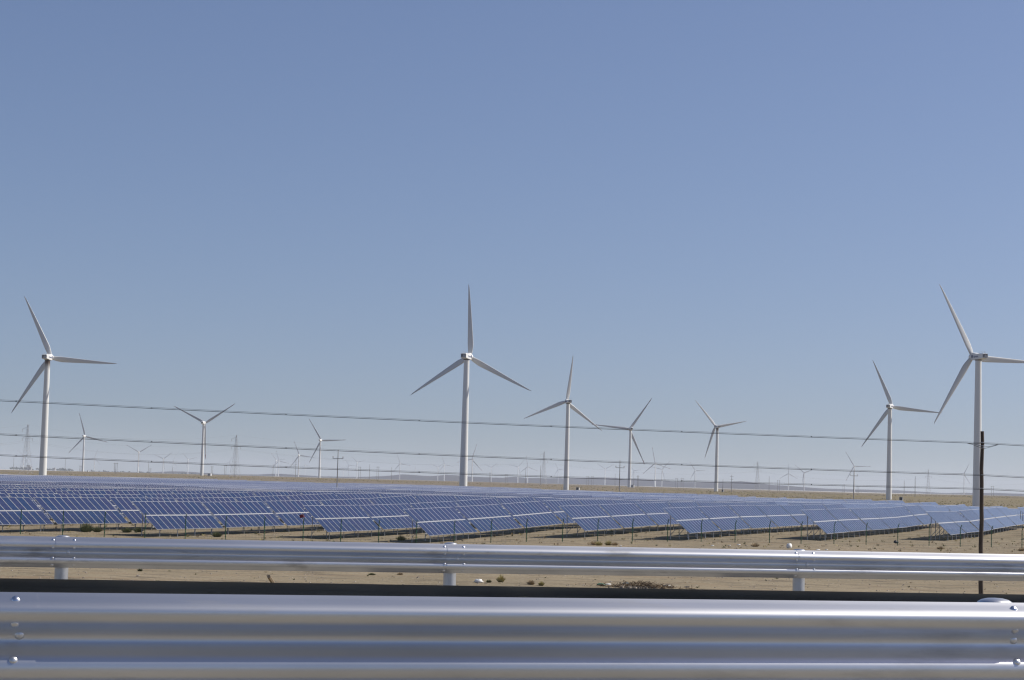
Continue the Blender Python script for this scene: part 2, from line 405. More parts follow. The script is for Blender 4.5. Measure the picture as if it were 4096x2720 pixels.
# nacelle, local frame: +y points to the rotor (away from the viewer), tower axis at the origin, z = hub height at 0
def nacelle_G():
    prof = [(3.1, -1.30, 1.35), (2.7, -1.32, 1.42), (.2, -1.30, .95), (-.6, -1.28, .82), (-4.4, -1.0, .80), (-4.6, -.95, .72)]
    mb = MB(); w = [1.02, 1.12, 1.15, 1.15, 1.15, 1.10]
    ring = lambda i: [(-w[i], prof[i][0], prof[i][1] + .12), (-w[i] + .15, prof[i][0], prof[i][1]), (w[i] - .15, prof[i][0], prof[i][1]), (w[i], prof[i][0], prof[i][1] + .12),
                      (w[i], prof[i][0], prof[i][2] - .2), (w[i] - .2, prof[i][0], prof[i][2]), (-w[i] + .2, prof[i][0], prof[i][2]), (-w[i], prof[i][0], prof[i][2] - .2)]
    vs = [v for i in range(6) for v in ring(i)]
    mb.add(vs, [(i * 8 + k, (i + 1) * 8 + k, (i + 1) * 8 + (k + 1) % 8, i * 8 + (k + 1) % 8) for i in range(5) for k in range(8)])
    mb.add(vs[:8], [tuple(range(8))]); mb.add(vs[-8:][::-1], [tuple(range(8))])
    return mb.mesh('nacelle', M_white)
def nac_parts_G():
    out = {}
    mb = MB(); mb.box((0, -4.64, -.12), (.95, .05, .70)); out['rear_panel'] = mb.mesh('rear_panel', M_greybox)
    mb = MB(); mb.box((-.55, -4.72, -.05), (.20, .04, .5)); out['vent'] = mb.mesh('vent', M_dark)
    mb = MB(); mb.box((.25, -4.72, .52), (.62, .05, .10)); mb.box((.84, -4.72, .0), (.07, .05, .55)); out['hood'] = mb.mesh('hood', M_dark)
    mb = MB(); mb.lathe([(1.25, -1.55), (1.25, -1.25)], 20); out['yaw_ring'] = mb.mesh('yaw_ring', M_dark)
    mb = MB()
    for x, y in ((-.6, -1.5), (.6, -1.5), (-.6, -3.6), (.6, -3.6), (.0, -4.2)): mb.tube([(x, y, .75), (x, y, 1.45)], .045, 5)
    for x in (-.6, .6): mb.tube([(x, -1.5, 1.4), (x, -3.6, 1.35)], .035, 5)
    mb.tube([(-.3, -4.2, 1.4), (.3, -4.2, 1.4)], .035, 5); out['mast'] = mb.mesh('mast', M_greybox)
    return out
def text_mesh(txt, size):
    cu = bpy.data.curves.new('lettering', 'FONT'); cu.body = txt; cu.size = size; cu.extrude = .012; cu.align_x = 'CENTER'; cu.align_y = 'CENTER'
    cu.resolution_u = 2; cu.offset = .02
    o = bpy.data.objects.new('lettering', cu); COL.objects.link(o)
    dg = bpy.context.evaluated_depsgraph_get(); me = bpy.data.meshes.new_from_object(o.evaluated_get(dg))
    bpy.data.objects.remove(o); bpy.data.curves.remove(cu)
    me.materials.clear(); me.materials.append(M_logo); return me
TXT = text_mesh('Gamesa', 1.05)
def emblem_mesh():
    mb = MB()
    for k in range(5):
        a = -1.1 + .55 * k; pts = []
        for j in range(7):
            t = j / 6; pts.append((.42 * math.sin(a) * math.sin(math.pi * (.12 + .76 * t)), -.62 + 1.24 * t, 0))
        mb.tube(pts, [.03 + .045 * math.sin(math.pi * j / 6) for j in range(7)], 5)
    return mb.mesh('emblem', M_logo)
EMB = emblem_mesh()
def nacelle_X():
    mb = MB(); prof = []
    for y, hw, z0, z1 in [(3.4, 1.5, -1.6, 1.6), (2.6, 1.75, -1.85, 1.85), (0, 1.8, -1.9, 1.95), (-4, 1.7, -1.7, 1.9), (-6.2, 1.5, -1.2, 1.8), (-6.8, 1.2, -.9, 1.5)]:
        prof.append([(hw * math.cos(q) if abs(math.cos(q)) < .75 else math.copysign(hw * .95, math.cos(q)), y, (z0 + z1) / 2 + (z1 - z0) / 2 * max(-1, min(1, 1.25 * math.sin(q)))) for q in [2 * math.pi * k / 12 for k in range(12)]])
    vs = [v for r in prof for v in r]
    mb.add(vs, [(i * 12 + k, (i + 1) * 12 + k, (i + 1) * 12 + (k + 1) % 12, i * 12 + (k + 1) % 12) for i in range(5) for k in range(12)], 0, False)
    mb.add(prof[0], [tuple(range(12))]); mb.add(prof[-1][::-1], [tuple(range(12))])
    return mb.mesh('nacelle', M_white)
NX = nacelle_X()
mb = MB(); mb.box((0, -6.86, .3), (.95, .05, .55)); NXV = mb.mesh('vent', M_dark)
NG = nacelle_G(); NGP = nac_parts_G()
mb = MB(); mb.lathe([(1.05, 0), (1.25, .5), (1.25, 1.6), (1.0, 2.3), (.55, 2.8), (.1, 3.0)], 20, M=Matrix.Rotation(-math.pi / 2, 4, 'X')); HUB_G = mb.mesh('hub', M_white)
mb = MB(); mb.lathe([(1.5, 0), (1.75, .6), (1.7, 2.2), (1.2, 3.2), (.6, 3.7), (.1, 3.9)], 20, M=Matrix.Rotation(-math.pi / 2, 4, 'X')); HUB_X = mb.mesh('hub', M_white)

GT = 'wind turbines on the plain'
# type, hub px, tips px, yaw seen from the camera (deg, + = rotor swung to the left), label
TURB = [
 ('GS', (201.7, 1429.7), [(97.6, 1189.5), (469.6, 1459.5), (48.8, 1638.5)], -18, 'big white wind turbine with oil-stained tower top at the left edge of the field'),
 ('G', (1878, 1426.6), [(1880.9, 1140.4), (2127.8, 1569), (1638.5, 1569)], -17, 'big white wind turbine with one blade straight up, at the centre behind the panels'),
 ('G', (2267, 1606), [(2291.7, 1421), (2400.5, 1719.7), (2091, 1671)], 14, 'white wind turbine directly right of the central one, thick tower rising beside a dark kiosk'),
 ('GS', (2863, 1706), [(2777, 1602.5), (2986, 1685), (2811, 1829)], 22, 'white wind turbine with rust-stained tower top, its long shadow lying on bare ground'),
 ('G', (3566.4, 1626), [(3501, 1439.4), (3768, 1658.8), (3453.6, 1774.5)], -14, 'white wind turbine whose right blade tip crosses a blade of the lettered turbine'),
 ('G', (3893, 1427), [(3764, 1146.7), (3721.5, 1692.7)], 30, 'big white wind turbine with lettering on its nacelle, beside the dark wooden pole'),
 ('X', (819, 1692), [(709.4, 1622.4), (943.9, 1619), (831.4, 1835.2)], -16, 'Y-shaped wind turbine with dark blade tips and one blade hanging along its tower'),
 ('X', (1284.8, 1761.4), [(1240.5, 1673.9), (1385.4, 1763.7), (1242.5, 1848.2)], -16, 'dark-tipped wind turbine just left of the crossarm pole, one blade pointing level right'),
 ('X', (2518.6, 1716), [(2613.4, 1595), (2379.6, 1698), (2580.2, 1859.4)], 12, 'dark-tipped wind turbine with a blade level to the left, just right of a crossarm pole'),
 ('X', (339.9, 1744.6), [(322, 1653), (432, 1771.7), (281, 1811.7)], -18, 'middle-sized wind turbine right of the big stained one, its tower beside a tiny white cabinet'),
 ('X', (1197.4, 1821), [(1177.5, 1763.5), (1258.4, 1830.9), (1163, 1866.9)], -15, 'small wind turbine overlapped by the lower blade tip of the dark-tipped one beside it'),
 ('X', (1888, 1836.5), [(1904.9, 1776), (1926, 1882.3), (1825.5, 1846.5)], 15, 'small wind turbine half hidden behind the central tower'),
 ('X', (2620.7, 1853.2), [(2610.5, 1787.5), (2682.8, 1875.8), (2572.4, 1893)], 10, 'small wind turbine whose blades overlap another hazy turbine, between the two mid-sized turbines'),
 ('X', (3416.6, 1865), [(3383.3, 1806.5), (3480, 1866), (3380.8, 1924)], 10, 'small wind turbine whose hub shows right above a crossarm pole'),
 ('X', (378.4, 1831.4), [(391.8, 1797.5), (400, 1857.5)], 8, 'tiny hazy wind turbine just right of the middle-sized one near the white cabinet'),
 ('X', (95.3, 1823), [(73, 1799.7), (91, 1860)], 0, 'tiny hazy wind turbine right behind the leftmost lattice pylon'),
 ('X', (-22, 1796), [(8.5, 1773.8)], 0, 'wind turbine cut off by the left picture edge, showing only a blade tip'),
 ('X', (556, 1809), [(510.6, 1779.4), (608.4, 1781), (559.3, 1868.4)], -10, 'largest Y-shaped small turbine left of the dark-tipped Y-shaped one'),
 ('X', (654, 1835), [(621, 1816.5), (687.4, 1811), (660.3, 1876.8)], -8, 'smaller Y-shaped turbine right of the largest small Y-shaped one'),
 ('X', (692.3, 1848), [(700.5, 1819), (708.6, 1867), (676, 1849)], 10, 'faint turbine seen almost edge on between two Y-shaped small turbines'),
 ('X', (754, 1837.7), [(735.5, 1811), (787, 1830.7), (748.8, 1873.7)], -8, 'small hazy turbine close left of the dark-tipped Y-shaped turbine'),
 ('X', (917.2, 1850.8), [(930, 1825), (894, 1854)], 8, 'faint turbine close left of the tall lattice pylon on the left half'),
 ('X', (1105.9, 1841.5), [(1085.8, 1814.4), (1143, 1837), (1091, 1873.6)], -8, 'left one of two small turbines with crossing blades'),
 ('X', (1115.8, 1843.6), [(1105.9, 1802.7), (1157.3, 1857), (1095.3, 1867)], -8, 'right one of two small turbines with crossing blades'),
 ('X', (1168.4, 1857), [(1172.6, 1828), (1152.5, 1867), (1184, 1867)], 20, 'faint turbine with one blade up behind the left blade of a small turbine'),
 ('X', (1220.9, 1859), [(1218, 1836.6), (1239.3, 1866)], 0, 'faintest turbine left of the dark-tipped one beside the crossarm pole'),
 ('X', (1373.8, 1872.6), [(1355.8, 1858.8), (1392.8, 1857.8)], 0, 'faint Y-shaped turbine just right of the crossarm pole on the left half'),
 ('X', (1395, 1862), [(1385, 1837.7), (1424.6, 1863), (1387.5, 1882)], 0, 'faint turbine with one level blade, second right of the left crossarm pole'),
 ('X', (1429.5, 1849.3), [(1409.4, 1822.8), (1463, 1840.8), (1427, 1880)], -5, 'small turbine third right of the left crossarm pole, next to a double pole'),
 ('X', (1600.6, 1854.4), [(1591, 1813), (1640.8, 1863.5), (1577.3, 1886)], -6, 'small turbine standing where the hills begin, left of the central tower'),
 ('X', (1662.6, 1878.7), [(1661, 1854.4), (1648, 1890), (1680, 1885)], 10, 'faint turbine over the hill crest left of the central tower, one blade straight up'),
 ('X', (1752, 1868.8), [(1723.4, 1857.5), (1773, 1855.4), (1755, 1903)], 0, 'faint Y-shaped turbine touched by a blade of its neighbour, left of the central tower'),
 ('X', (1778.5, 1859), [(1768, 1824.7), (1813.4, 1867.7), (1755.2, 1887)], -5, 'small turbine next left of the central tower, one blade up'),
 ('X', (1892.8, 1884), [(1903.4, 1863.9)], 0, 'faintest turbine close right of the central tower, below a nearer turbine blade'),
 ('X', (1965.9, 1869.8), [(1939.4, 1858.6), (1991.7, 1852), (1970, 1901)], 0, 'faint Y-shaped turbine right of the central tower'),
 ('X', (2072.6, 1867), [(2036.4, 1857.5), (2097.4, 1837.8)], 0, 'hazy turbine left of the three-bladed one by the middle pylon, one blade level left'),
 ('X', (2110.8, 1867), [(2107, 1824.7), (2152.9, 1884.4), (2075.8, 1893.5)], 8, 'small turbine close left of the middle lattice pylon, one blade up'),
 ('X', (2233, 1877.7), [(2220, 1847), (2218, 1902)], 0, 'hazy turbine partly hidden behind the tower right of the middle pylon'),
 ('X', (2421, 1875.5), [(2389.7, 1854.4), (2456.4, 1857.5)], 0, 'hazy Y-shaped turbine left of the crossarm pole in the middle'),
 ('X', (2536.4, 1882.8), [(2521.8, 1863), (2563.5, 1879.7), (2527.5, 1910.4)], 0, 'faint turbine above the white kiosk right of a dark-tipped turbine'),
 ('X', (2647.8, 1877.5), [(2610, 1866), (2681.7, 1845.3), (2661.6, 1918.8)], 5, 'hazy turbine overlapping behind a nearer small turbine, its blade rising to the right'),
 ('X', (2780.6, 1882.8), [(2764, 1846.8), (2821.9, 1883.9), (2763.7, 1917.8)], -5, 'hazy turbine just left of the rust-stained turbine tower, one blade level right'),
 ('X', (3154.6, 1894), [(3156, 1853), (3117.5, 1911.7), (3190.6, 1915)], 5, 'hazy turbine with one blade straight up right of the fourth pylon'),
 ('X', (3216.4, 1890.8), [(3180, 1856.7), (3262, 1875), (3207.5, 1935.7)], 5, 'hazy Y-shaped turbine leaning right, right of the one with an upright blade'),
 ('X', (3855.4, 1895.3), [(3874.5, 1856), (3875, 1938.7), (3812, 1897)], 12, 'hazy turbine close left of the lettered turbine tower'),
]
def make_turbine(typ, hub, tips, yaw, label):
    cr, sr = math.cos(ROLL), math.sin(ROLL)
    angs = []; lens = []; cy = math.cos(R_(yaw))
    for tx, ty in tips:
        dx, dy = tx - hub[0], hub[1] - ty
        wx, wz = dx * cr - dy * sr, dx * sr + dy * cr          # undo the roll
        wx /= cy; angs.append(math.atan2(wx, wz)); lens.append(math.hypot(wx, wz))
    third = 2 * math.pi / 3; ref = angs[0]
    a0 = sum(a - third * round((a - ref) / third) for a in angs) / len(angs)
    Rpx = sum(sorted(lens)[-2:]) / len(lens[-2:]) if len(lens) > 1 else lens[0]
    g = typ[0] == 'G'; R0 = 29.0 if g else 43.0
    Y = F * (R0 if g else 43.0) / Rpx
    if Y > 14500: Y = 14500
    sc = Rpx * Y / F / R0
    h = P(*hub, Y); gz = ground_z(h.x, h.y) if Y < 10500 else 4.0
    th = math.atan2(h.x, h.y)
    t = tag(empty('wind_turbine', (h.x, h.y, gz)), label, 'wind turbine', GT)
    top = h.z - gz
    yz = R_(yaw) + 0 - th                      # +z rotation turns +y to the left
    Mz = Matrix.Translation((0, 0, top)) @ Matrix.Rotation(yz, 4, 'Z') @ Matrix.Scale(sc, 4)
    ov = 3.6 if g else 4.6
    back = Matrix.Translation((0, -ov, 0))     # rotor centre sits over the measured hub, tower behind by the overhang
    ax = Matrix.Rotation(yz, 4, 'Z') @ Vector((0, -ov * sc, 0))
    tw = link('tower', {'G': TW_G, 'GS': TW_GS, 'X': TW_X}[typ], t)
    hgt = top - (1.4 if g else 1.8) * sc
    tw.matrix_local = Matrix.Translation((ax.x, ax.y, -.5)) @ Matrix.Diagonal((sc, sc, hgt + .5, 1))
    nac = link('nacelle', NG if g else NX, t, mat=Mz @ back)
    if g:
        for k, me in NGP.items(): link(k, me, nac)
        for sgn in (-1, 1):
            Mt = Matrix.Translation((sgn * 1.152, -.05, -.15)) @ Matrix.Rotation(sgn * math.pi / 2, 4, 'Z') @ Matrix.Rotation(math.pi / 2, 4, 'X')
            link('lettering', TXT, nac, mat=Mt @ Matrix.Translation((0, 0, .005)))
            Me = Matrix.Translation((sgn * 1.15, 2.45, .0)) @ Matrix.Rotation(sgn * math.pi / 2, 4, 'Z') @ Matrix.Rotation(math.pi / 2, 4, 'X')
            link('emblem', EMB, nac, mat=Me)
    else:
        link('vent', NXV, nac)
    hb = link('hub', HUB_G if g else HUB_X, t, mat=Mz @ Matrix.Translation((0, -.7 if g else -1.2, 0)))
    for k in range(3):
        a = a0 + k * third
        Mb = Mz @ Matrix.Translation((0, .45, 0)) @ Matrix.Rotation(a, 4, 'Y')
        link('blade', BL_G if g else BL_X, t, mat=Mb)
    return t
for args in TURB: make_turbine(*args)

# ------------------------------------------------------------------ solar field
PHI = R_(20.3)
DV = Vector((math.sin(PHI), math.cos(PHI), 0)); NV = Vector((math.cos(PHI), -math.sin(PHI), 0))
TILT = R_(41); NMOD = 11; MW = .99; MH = 1.6; MS = 1.01; GAP = .06; SL = 2 * MH + GAP
LOWZ = .60; HALF = SL * math.cos(TILT) / 2
L_T = NMOD * MS; T_PITCH = L_T + .52
def module_mesh():
    mb = MB(); w, h, t, b = MW / 2, MH / 2, .02, .031
    o = [(-w, -h), (w, -h), (w, h), (-w, h)]; i_ = [(-w + b, -h + b), (w - b, -h + b), (w - b, h - b), (-w + b, h - b)]
    vs = [(x, y, -t) for x, y in o] + [(x, y, t) for x, y in o] + [(x, y, t) for x, y in i_] + [(x, y, t - .006) for x, y in i_]
    fs = [(3, 2, 1, 0)] + [(k, (k + 1) % 4, 4 + (k + 1) % 4, 4 + k) for k in range(4)] + [(4 + k, 4 + (k + 1) % 4, 8 + (k + 1) % 4, 8 + k) for k in range(4)] + [(8 + k, 8 + (k + 1) % 4, 12 + (k + 1) % 4, 12 + k) for k in range(4)]
    mb.add(vs, fs, 0); mb.add(vs[12:], [(0, 1, 2, 3)], 1)
    me = mb.mesh('module', [M_frame, M_glass])
    uv = me.uv_layers.new(name='UVMap')
    for lo in me.loops: v = me.vertices[lo.vertex_index].co; uv.data[lo.index].uv = (v.x + w, v.y + h)
    return me
MOD = module_mesh()
SLM = Matrix.Translation((0, 0, LOWZ + SL * math.sin(TILT) / 2)) @ Matrix.Rotation(TILT, 4, 'X')   # slope plane, origin at the middle of the table
def mod_mat(i, j): return SLM @ Matrix.Translation(((i - (NMOD - 1) / 2) * MS, (j - .5) * (MH + GAP), 0))
MODM = [mod_mat(i, j) for j in (0, 1) for i in range(NMOD)]
mb = MB(); mb.box((0, 0, .004), (L_T / 2, GAP / 2 - .004, .02), SLM); RAILM = mb.mesh('mid_rail', M_frame)
PURL = []
for v in (-1.3, -.35, .35, 1.3):
    mb = MB(); mb.box((0, v, -.05), (L_T / 2 + .2, .03, .026), SLM); PURL.append(mb.mesh('purlin', M_galv))
LEGX = (-4.35, -1.45, 1.45, 4.35)
def slope_z(y): return LOWZ + (y + HALF) * math.tan(TILT) - .12
mb = MB(); mb.tube([(0, -.80, -.4), (0, -.80, slope_z(-.80))], .038, 6, smooth=False); LEGF = mb.mesh('leg', M_galv)
mb = MB(); mb.tube([(0, .85, -.4), (0, .85, slope_z(.85))], .038, 6, smooth=False); LEGB = mb.mesh('leg', M_galv)
mb = MB(); mb.tube([(0, .85, .35), (0, -.1, slope_z(-.1))], .025, 5, smooth=False); BRACE = mb.mesh('brace', M_galv)
mb = MB(); mb.box((0, 0, -.10), (.03, SL / 2 - .15, .025), SLM); RAFT = mb.mesh('rafter', M_galv)
def support_mesh():
    mb = MB()
    for x in LEGX:
        mb.tube([(x, -.80, -.4), (x, -.80, slope_z(-.80))], .038, 4); mb.tube([(x, .85, -.4), (x, .85, slope_z(.85))], .038, 4)
        mb.tube([(x, .85, .35), (x, -.1, slope_z(-.1))], .025, 4)
    for v in (-1.3, 1.3): mb.box((0, v, -.05), (L_T / 2 + .2, .03, .026), SLM)
    return mb.mesh('support_frame', M_galv)
SUPP = support_mesh()

ROWS = {'A': -91.3}
NAMES = 'ABCDEFGHIJK'
ANCH = {'B': (627, 2120), 'C': (1312, 2130), 'D': (1718, 2142), 'E': (2341, 2125), 'F': (2759, 2135), 'G': (3309, 2137), 'H': (3803, 2143), 'I': (4270, 2148), 'J': (4700, 2150)}
YMAX = [(-900, 800), (0, 790), (1000, 800), (2000, 775), (2600, 620), (3200, 505), (3950, 425), (4300, 400), (5200, 340)]
tables = []          # (row, index in row, centre, slope angle)
def ray_Y(px, py, s):
    d = D(px, py); d = d / d.y; return s / (d.x * NV.x + NV.y)
def row_tables(row, s, t_start):
    t = t_start; k = 0
    while True:
        c = NV * s + DV * (t + L_T / 2)
        if c.y < 140: t += T_PITCH; continue
        if c.y > 830: break
        px = 2048 + F * c.x / c.y
        if c.y > interp(px, YMAX): break
        e0 = NV * s + DV * t; e1 = NV * s + DV * (t + L_T)
        if px > 4096 + 500 or (px < -350 and c.x > 0): break
        if px > -330 and not (255 < c.y < 267 and px > 1300):
            z0, z1 = field_z(e0.x, e0.y), field_z(e1.x, e1.y)
            tables.append((row, k, Vector((c.x, c.y, (z0 + z1) / 2)), math.atan2(z1 - z0, L_T)))
            k += 1
        t += T_PITCH
for i, nm in enumerate(NAMES[1:10]):
    s = -91.3 + 9.17 * (i + 1)
    px, py = ANCH[nm]
    Y = ray_Y(px, py, s); pt = P(px, py, Y)
    t0 = pt.dot(DV) + .0; row_tables(nm, s + HALF * -1, t0)
# row A and everything behind it start outside the left edge; A's table joints are aligned to the photo
s = -91.3; Y = ray_Y(230, 2097, s); tA = P(230, 2097, Y).dot(DV)
row_tables('A', s - HALF, tA - 6 * T_PITCH)
for j in range(1, 64):
    s = -91.3 - 9.17 * j
    if j in (25, 26): continue                     # service road between two blocks
    row_tables('r%d' % j, s - HALF, tA - (30 + 1.1 * j) // 1 * T_PITCH + random.uniform(-5, 5))
def in_view(c): return -300 < 2048 + F * c.x / c.y < 4400
tables = [q for q in tables if in_view(q[2])]
def show_area(q):
    c = q[2]; v = Vector((c.x, c.y, -2)).normalized(); n = NV * math.sin(TILT) + Vector((0, 0, math.cos(TILT)))
    return abs(v.dot(n)) / c.y ** 2
tables.sort(key=show_area, reverse=True)
near = tables[:300]; far = tables[300:]
ORD = ['first', 'second', 'third', 'fourth', 'fifth', 'sixth', 'seventh', 'eighth', 'ninth', 'tenth', 'eleventh', 'twelfth', 'thirteenth', 'fourteenth', 'fifteenth', 'sixteenth', 'seventeenth', 'eighteenth', 'nineteenth', 'twentieth']
def ordn(k):
    if k < 20: return ORD[k]
    tens = ['', '', 'twenty', 'thirty', 'forty', 'fifty', 'sixty', 'seventy'][(k + 1) // 10]; u = (k + 1) % 10
    return {'twenty': 'twentieth', 'thirty': 'thirtieth', 'forty': 'fortieth', 'fifty': 'fiftieth', 'sixty': 'sixtieth', 'seventy': 'seventieth'}[tens] if u == 0 else tens + '-' + ORD[u - 1]
ROWTXT = {'B': 'the row ending left of the red flag', 'C': 'the row ending right of the red flag', 'D': 'the row starting left of the middle',
          'E': 'the row starting right of the middle', 'F': 'the second row right of the middle', 'G': 'the pale row ending left of the wooden pole',
          'H': 'the pale row ending just beside the wooden pole', 'I': 'the pale row cut by the right edge', 'J': 'the last pale row at the right edge'}
order = {}
for q in sorted(near, key=lambda q: q[1]): order.setdefault(q[0], []).append(q)
def table_label(q):
    k = order[q[0]].index(q)
    if q[0] == 'A': return 'blue solar table, %s from the left edge in the leftmost front row' % ordn(k)
    if q[0] in ROWTXT: return 'solar table, %s from the fence in %s' % (ordn(k), ROWTXT[q[0]])
    return 'blue solar table, %s from left, %s row behind the leftmost row' % (ordn(k), ordn(int(q[0][1:]) - 1))
RZ = math.pi / 2 - PHI
for n_, q in enumerate(near):
    row, k, c, sl = q
    t = tag(empty('solar_table', c), table_label(q), 'solar panel', 'solar tables in the field')
    t.rotation_euler = (random.uniform(-.02, .02), -sl, RZ + random.uniform(-.004, .004))
    for M in MODM: link('module', MOD, t, mat=M)
    link('mid_rail', RAILM, t)
    if n_ < 120:
        for me in PURL: link('purlin', me, t)
        for x in LEGX:
            link('leg', LEGF, t, loc=(x, 0, 0)); link('leg', LEGB, t, loc=(x, 0, 0))
            link('brace', BRACE, t, loc=(x, 0, 0)); link('rafter', RAFT, t, loc=(x, 0, 0))
    else: link('support_frame', SUPP, t)
def far_tables():
    mb = MB(); uvs = []
    for row, k, c, sl in far:
        M0 = Matrix.Translation(c) @ Matrix.Rotation(RZ + random.uniform(-.004, .004), 4, 'Z') @ Matrix.Rotation(-sl, 4, 'Y') @ Matrix.Rotation(random.uniform(-.012, .012), 4, 'X')
        M = M0 @ SLM
        mb.box((0, 0, .006), (L_T / 2, SL / 2, .011), M, 0)
        g = MH / 2 - .045; w = MW / 2 - .034
        vs = []; fs = []
        for j in (0, 1):
            for i in range(NMOD):
                cx, cy = (i - (NMOD - 1) / 2) * MS, (j - .5) * (MH + GAP); b = len(vs)
                vs += [M @ Vector((cx + a * w, cy + b_ * g, .026)) for a, b_ in ((-1, -1), (1, -1), (1, 1), (-1, 1))]; fs.append((b, b + 1, b + 2, b + 3))
        mb.add(vs, fs, 1)
        mb.box((0, 0, .03), (L_T / 2, GAP / 2, .012), M, 0)
        for x in LEGX: mb.box((x, .85, .9), (.04, .04, 1.3), M0, 2); mb.box((x, -.8, .2), (.04, .04, .6), M0, 2)
    o = mb.build('solar_array', [M_frame, M_glass, M_galv])
    tag(o, 'dense mass of blue solar tables filling the far part of the field', 'solar array', kind='stuff')
if far: far_tables()
print('TABLES', len(near), len(far))

# ------------------------------------------------------------------ fence
FP = [-168, -28, 112, 280, 446, 607, 768, 928, 1082, 1237, 1387, 1538, 1687, 1838, 1985, 2126, 2270, 2410, 2548, 2688, 2822, 2957, 3094, 3220, 3351, 3479, 3605, 3730, 3854, 3978, 4100, 4222]
FA, FB = (-36.0, 156.0), (43.0, 178.0)
def fence_pt(px):
    tx = (px - 2048) / F; m = (FB[1] - FA[1]) / (FB[0] - FA[0])
    y = (FA[1] - m * FA[0]) / (1 - m * tx); return Vector((tx * y, y, 0))
def fence():
    root = tag(empty('fence', fence_pt(2048)), 'green wire mesh fence with bent-top posts between the guard rail and the solar tables', 'fence')
    base = root.location.copy(); pts = []
    for px in FP:
        p = fence_pt(px); p.z = ground_z(p.x, p.y); pts.append(p)
    fd = (pts[-1] - pts[0]); fd.z = 0; fd.normalize(); out = Vector((fd.y, -fd.x, 0))
    mb = MB(); mb.tube([(0, 0, -.3), (0, 0, 1.55), tuple(out * .06 + Vector((0, 0, 1.65))), tuple(out * .26 + Vector((0, 0, 1.93)))], .036, 7)
    for z in (.3, .75, 1.2): mb.box((0, 0, z), (.045, .045, .03))
    pm = mb.mesh('post', M_green)
    for p in pts: link('post', pm, root, loc=p - base)
    for a, b in zip(pts, pts[1:]):
        mb = MB(); v = b - a; r = .0035
        for i in range(9):
            z = .08 + .175 * i; mb.tube([a - base + Vector((0, 0, z)), b - base + Vector((0, 0, z))], r, 3, cap=False)
        for i in range(1, 27):
            q = a - base + v * (i / 27); mb.tube([q + Vector((0, 0, .05)), q + Vector((0, 0, 1.5))], r, 3, cap=False)
        mb.build('mesh_panel', M_green, root)['kind'] = 'stuff'
    for j, h in enumerate((.10, .2)):
        mb = MB()
        o_ = out * (.06 + h) + Vector((0, 0, 1.65 + h * 1.35))
        mb.tube([p - base + o_ for p in pts], .004, 3, cap=False); mb.build('barbed_strand', M_green, root)
fence()

# ------------------------------------------------------------------ guard rails
WP = [(0, 0), (.008, .010), (.020, .026), (.034, .050), (.050, .070), (.064, .080), (.078, .083), (.092, .080), (.104, .070), (.117, .050), (.132, .022), (.143, .007), (.155, .002),
      (.167, .007), (.178, .022), (.193, .050), (.206, .070), (.218, .080), (.232, .083), (.246, .080), (.260, .070), (.276, .050), (.290, .026), (.302, .010), (.31, 0)]
def three_wave():
    k = .102 / .077; half = [(0, .083), (.014, .080), (.026, .070), (.039, .050), (.054, .022), (.065, .007), (.077, .002)]
    out = [(h * .066 / .078, d) for h, d in WP[:6]]
    for c in (.066, .274, .482):
        out += [(c + h * k, d) for h, d in half[:-1]]
        if c < .4: out += [(c + .208 - h * k, d) for h, d in half[:0:-1]]
    return out + [(.57, .002)]
WP3 = three_wave()
W_ROWS = ((.030, .55), (.107, -.6), (.205, .6), (.283, -.55)); T_ROWS = ((.024, .6), (.116, -.6), (.24, .6), (.33, -.6))
